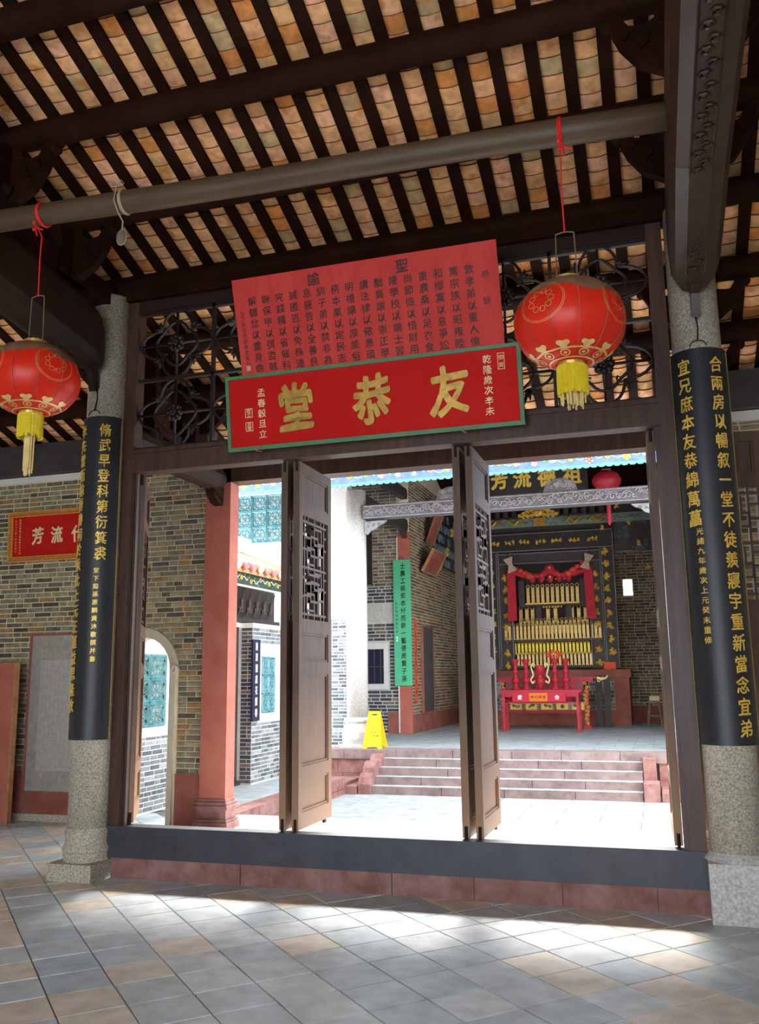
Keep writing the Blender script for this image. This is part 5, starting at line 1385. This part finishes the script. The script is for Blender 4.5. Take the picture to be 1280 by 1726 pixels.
# red swag with rosettes, bows
t = thing('red_swag', 'red cloth swag with rosettes and hanging ribbons round the altar niche', 'drapery')
m = MB()
pts = [(.80+2.0*i/16, YS-.03, 4.06-.20*math.sin(PI*i/16)**.7+(.16*math.exp(-((i-8)/1.2)**2))) for i in range(17)]
m.tube(pts, [.07+.02*(i % 2) for i in range(17)], 6)
for x in (1.38, 1.60, 2.02, 2.24): m.ball((x, YS-.06, 3.83), .075, 7, 6, (1, .7, 1.5))
m.ball((1.80, YS-.07, 4.03), .13, 9, 7, (1, .6, 1)); m.ball((1.81, YS-.07, 3.82), .085, 7, 6, (1, .7, 1.3)); m.build('swag', 'cloth_red', t, smooth=True)
for s_, xa in ((-1, .86), (1, 2.70)):
    m = MB(); m.add([(xa-.10, YS-.04, 4.05), (xa+.10, YS-.04, 4.05), (xa+.13+.02*s_, YS-.08, 2.82), (xa-.09+.02*s_, YS-.08, 2.82), (xa-.10, YS-.02, 4.05), (xa+.10, YS-.02, 4.05), (xa+.13+.02*s_, YS-.06, 2.82), (xa-.09+.02*s_, YS-.06, 2.82)],
        [(0, 3, 2, 1), (4, 5, 6, 7), (0, 1, 5, 4), (1, 2, 6, 5), (2, 3, 7, 6), (3, 0, 4, 7)]); m.build('ribbon', 'cloth_red', t)
    m = MB(); R2 = Matrix.Rotation(-s_*.32*-1, 3, 'Y')
    pl = [(-.12, -.18), (.12, -.18), (.05, 0), (.12, .18), (-.12, .18), (-.05, 0)]
    m.prism(pl, 0, .02, lambda u, v, d, xa=xa, R2=R2: tuple(R2 @ Vector((u, 0, v))+Vector((xa-s_*-.0, YS-.11-d, 4.18)))); m.ball((xa, YS-.14, 4.18), .03, 6, 4); m.build('bow', 'bow_pale', t)
    m = MB()
    for k in range(4): m.ball((xa-s_*(.12+.11*k), YS-.07, 4.10-.07*k if s_ < 0 else 4.16-.08*k), .05+.018*k, 6, 5, (1.2, .6, .8))
    m.build('rosette', 'rosette_red', t)
m = MB(); m.ball((1.81, YS-.15, 4.07), .03, 6, 4); m.ball((1.81, YS-.14, 3.84), .04, 6, 4)
for x in (1.38, 1.60, 2.02, 2.24): m.ball((x, YS-.115, 3.88), .02, 5, 4)
m.build('gilt_bead', 'gold_bright', t)

# ------------------------------------------------------------------ altar tables
def gilt_panel(mb, x0, x1, z0, z1, y, rr, n=6):
    P = lambda u, v, d: (u, y-d, v)
    for k in range(n): scroll(mb, (rr.uniform(x0+.03, x1-.03), rr.uniform(z0+.03, z1-.03)), .035, P, 1.2, .009, rr.choice([-1, 1]), 7)
t = thing('altar_table', 'long red altar table with gilt panels and scrolled ends, the rear one', 'table', (0, 14.0, ZP))
m = MB(); m.box(.70, 2.78, -.22, .22, 1.02, 1.09); m.box(.62, 2.86, -.24, .24, 1.09, 1.12); m.build('tabletop', 'altar_red', t)
for s_, xx in ((-1, .62), (1, 2.86)):
    m = MB(); m.tube([(xx, -.1, 1.10), (xx+s_*.10, -.1, 1.07), (xx+s_*.19, -.1, 1.09), (xx+s_*.24, -.1, 1.15)], [.03, .03, .025, .01], 5)
    m.tube([(xx+s_*(.04+.04*math.cos(a)*(1-a/12)), -.12, 1.04+.045*math.sin(a)*(1-a/12)) for a in [k*.8 for k in range(9)]], .013, 5); m.build('scroll_end', 'gold_pale', t)
m = MB(); m.box(.78, 2.68, -.2, -.16, .86, 1.02); m.box(.9, 2.5, -.2, -.16, .34, .40); m.build('apron', 'altar_red', t)
m = MB()
for k in range(7): gilt_panel(m, .85+k*.26, 1.05+k*.26, .87, 1.01, -.205, rr, 4)
m.build('gilt_apron', 'jade_carving', t)
for k in range(5):
    a = .93+k*.34; p_ = MB().box(a, a+.28, -.21, -.17, .40, .58).build('front_panel', 'gold_bright', t)
    m = MB(); gilt_panel(m, a+.03, a+.25, .43, .55, -.212, rr, 4); m.tube([(a+.01, -.215, .41), (a+.27, -.215, .41), (a+.27, -.215, .57), (a+.01, -.215, .57)], .008, 4, closed=True); m.build('dark_carving', 'jade_carving', p_)
for xx in (.72, 2.54):
    g = MB(); g.box(xx+.03, xx+.13, -.2, -.1, .0, 1.02); g.box(xx, xx+.16, -.22, -.06, 0, .07); g = g.build('leg', 'altar_red', t)
    m = MB(); P = lambda u, v, d: (u, -.205-d, v)
    for k in range(11): scroll(m, (xx+.08+rr.uniform(-.03, .03), .12+k*.085), .045, P, 1.2, .012, rr.choice([-1, 1]), 8)
    m.build('gilt_carving', 'gold_bright', g)
t = thing('offering_table', 'red offering table with a red banner and orange paper, in front of the altar', 'table', (0, 13.0, ZP))
m = MB(); m.box(.88, 2.62, -.25, .25, .835, .865); m.box(.90, 2.60, -.24, .24, .80, .835); m.build('tabletop', 'altar_red', t)
for xx in (.94, 2.49):
    for yy in (-.21, .21): MB().box(xx, xx+.055, yy-.027, yy+.027, 0, .80).build('leg', 'altar_red', t)
m = MB(); m.box(1.0, 2.49, -.23, -.20, .58, .60); m.box(1.0, 2.49, -.23, -.20, .72, .80); m.box(1.0, 2.49, .2, .23, .60, .80); m.box(.95, .98, -.2, .2, .60, .80); m.box(2.51, 2.54, -.2, .2, .60, .80); m.build('apron', 'altar_red', t)
m = MB()
for s_, xx in ((1, 1.02), (-1, 2.47)):
    for k in range(8): scroll(m, (xx+s_*rr.uniform(0, .2), rr.uniform(.62, .78)), .04, lambda u, v, d: (u, -.22-d, v), 1.2, .008, s_, 7)
m.build('fretwork', 'altar_red', t)
o = MB().box(1.16, 2.28, -.262, -.252, .62, .80); o = o.build('cloth_banner', 'cloth_red'); o.location = (0, 13.0, ZP); tag(o, 'red cloth banner with two white characters hung on the offering table', 'banner')
m = MB(); text(m, [('愛', 1.32, .71, .10), ('合', 2.10, .71, .10)], lambda u, v, d: (u, -.262-d, v), bold=.02); m.build('lettering', 'ink_white', o)
o = MB().box(1.52, 1.90, -.268, -.264, .63, .80).build('paper_label', 'cloth_orange'); o.location = (0, 13.0, ZP); tag(o, 'orange paper label over the middle of the red cloth banner', 'label')
m = MB(); text(m, [(c, 1.58+i*.085, .715, .075) for i, c in enumerate('神功勝會')], lambda u, v, d: (u, -.268-d, v), bold=.01); m.build('lettering', 'ink', o)
ZT_ = ZP+.866
def candlestick(x, label, extra=False):
    t = thing('candlestick', label, 'candlestick', (x, 13.1, ZT_), (0, 0, 0), 'red turned candlesticks on the offering table')
    MB().lathe([(.10, 0), (.10, .03), (.06, .06), (.05, .12), (.085, .17), (.085, .22), (.05, .27), (.04, .33), (.07, .36), (.07, .40), (.045, .43), (.045, .52), (.06, .56), (.085, .62), (.085, .645), (.05, .65)], 14).build('turned_body', 'altar_red', t, smooth=True)
    if extra:
        m = MB()
        for k in range(7): m.ball((.13*math.cos(k*.9), -.05, .74+.06*math.sin(k*.9)), .045, 6, 4)
        m.build('paper_flower', 'rosette_red', t); MB().ball((0, -.1, .75), .025, 6, 4).build('bead', 'gold_bright', t)
candlestick(1.19, 'red turned candlestick, outermost on the left of the offering table'); candlestick(1.42, 'red turned candlestick just left of the incense burner')
candlestick(2.04, 'tallest-looking red candlestick with a paper flower, just right of the burner', True); candlestick(2.27, 'red turned candlestick, outermost on the right of the offering table')
t = thing('incense_burner', 'red incense burner with cream scrolled handles in the middle of the offering table', 'incense burner', (1.72, 13.1, ZT_)); t.scale = (.66, .66, 1)
MB().lathe([(.10, 0), (.08, .05), (.15, .12), (.17, .18), (.14, .24), (.09, .28), (.11, .32), (.16, .36), (.17, .46), (.17, .50), (.12, .505)], 18).build('bowl', 'altar_red', t, smooth=True)
for k in range(3): MB().tube([(.09*math.cos(k*2.1-1), .09*math.sin(k*2.1-1), .08), (.13*math.cos(k*2.1-1), .13*math.sin(k*2.1-1), .0)], [.03, .02], 6).build('leg', 'altar_red', t)
for s_ in (-1, 1):
    m = MB(); m.tube(smooth([(s_*.17, 0, .18), (s_*.26, 0, .14), (s_*.30, 0, .22), (s_*.22, 0, .30), (s_*.25, 0, .40), (s_*.28, 0, .48), (s_*.22, 0, .55), (s_*.17, 0, .52), (s_*.20, 0, .47)]), .026, 6); m.build('handle', 'gold_pale', t, smooth=True)
MB().ball((0, -.16, .20), .03, 6, 4).build('boss', 'rosette_red', t)
t = thing('stool', 'small old wooden stool against the far back wall', 'stool', (4.02, 15.3, ZP))
MB().box(-.14, .14, -.10, .10, .50, .56).build('seat', 'stool_wood', t)
for a, b in ((-1, -1), (1, -1), (-1, 1), (1, 1)): MB().bar((a*.10, b*.07, .50), (a*.16, b*.12, 0), .035, .035).build('leg', 'stool_wood', t)
MB().bar((-.14, -.10, .22), (.14, -.10, .22), .025, .03).build('stretcher', 'stool_wood', t)
MB().box(-.10, .12, -.09, .08, .561, .66).build('bundle', 'gold_pale').location = (4.02, 15.3, ZP)
tag(bpy.data.objects['bundle'], 'small straw-coloured bundle lying on the old stool', 'bundle')
t = thing('lacquered_board', 'pair of dark lacquered boards leaning behind the right end of the altar tables', 'board', (2.90, 14.6, ZP), (.0, 0, 0))
for x in (-.12, .06): MB().box(x, x+.13, -.03, .03, 0, 1.15).build('board', 'lacquer_black', t)
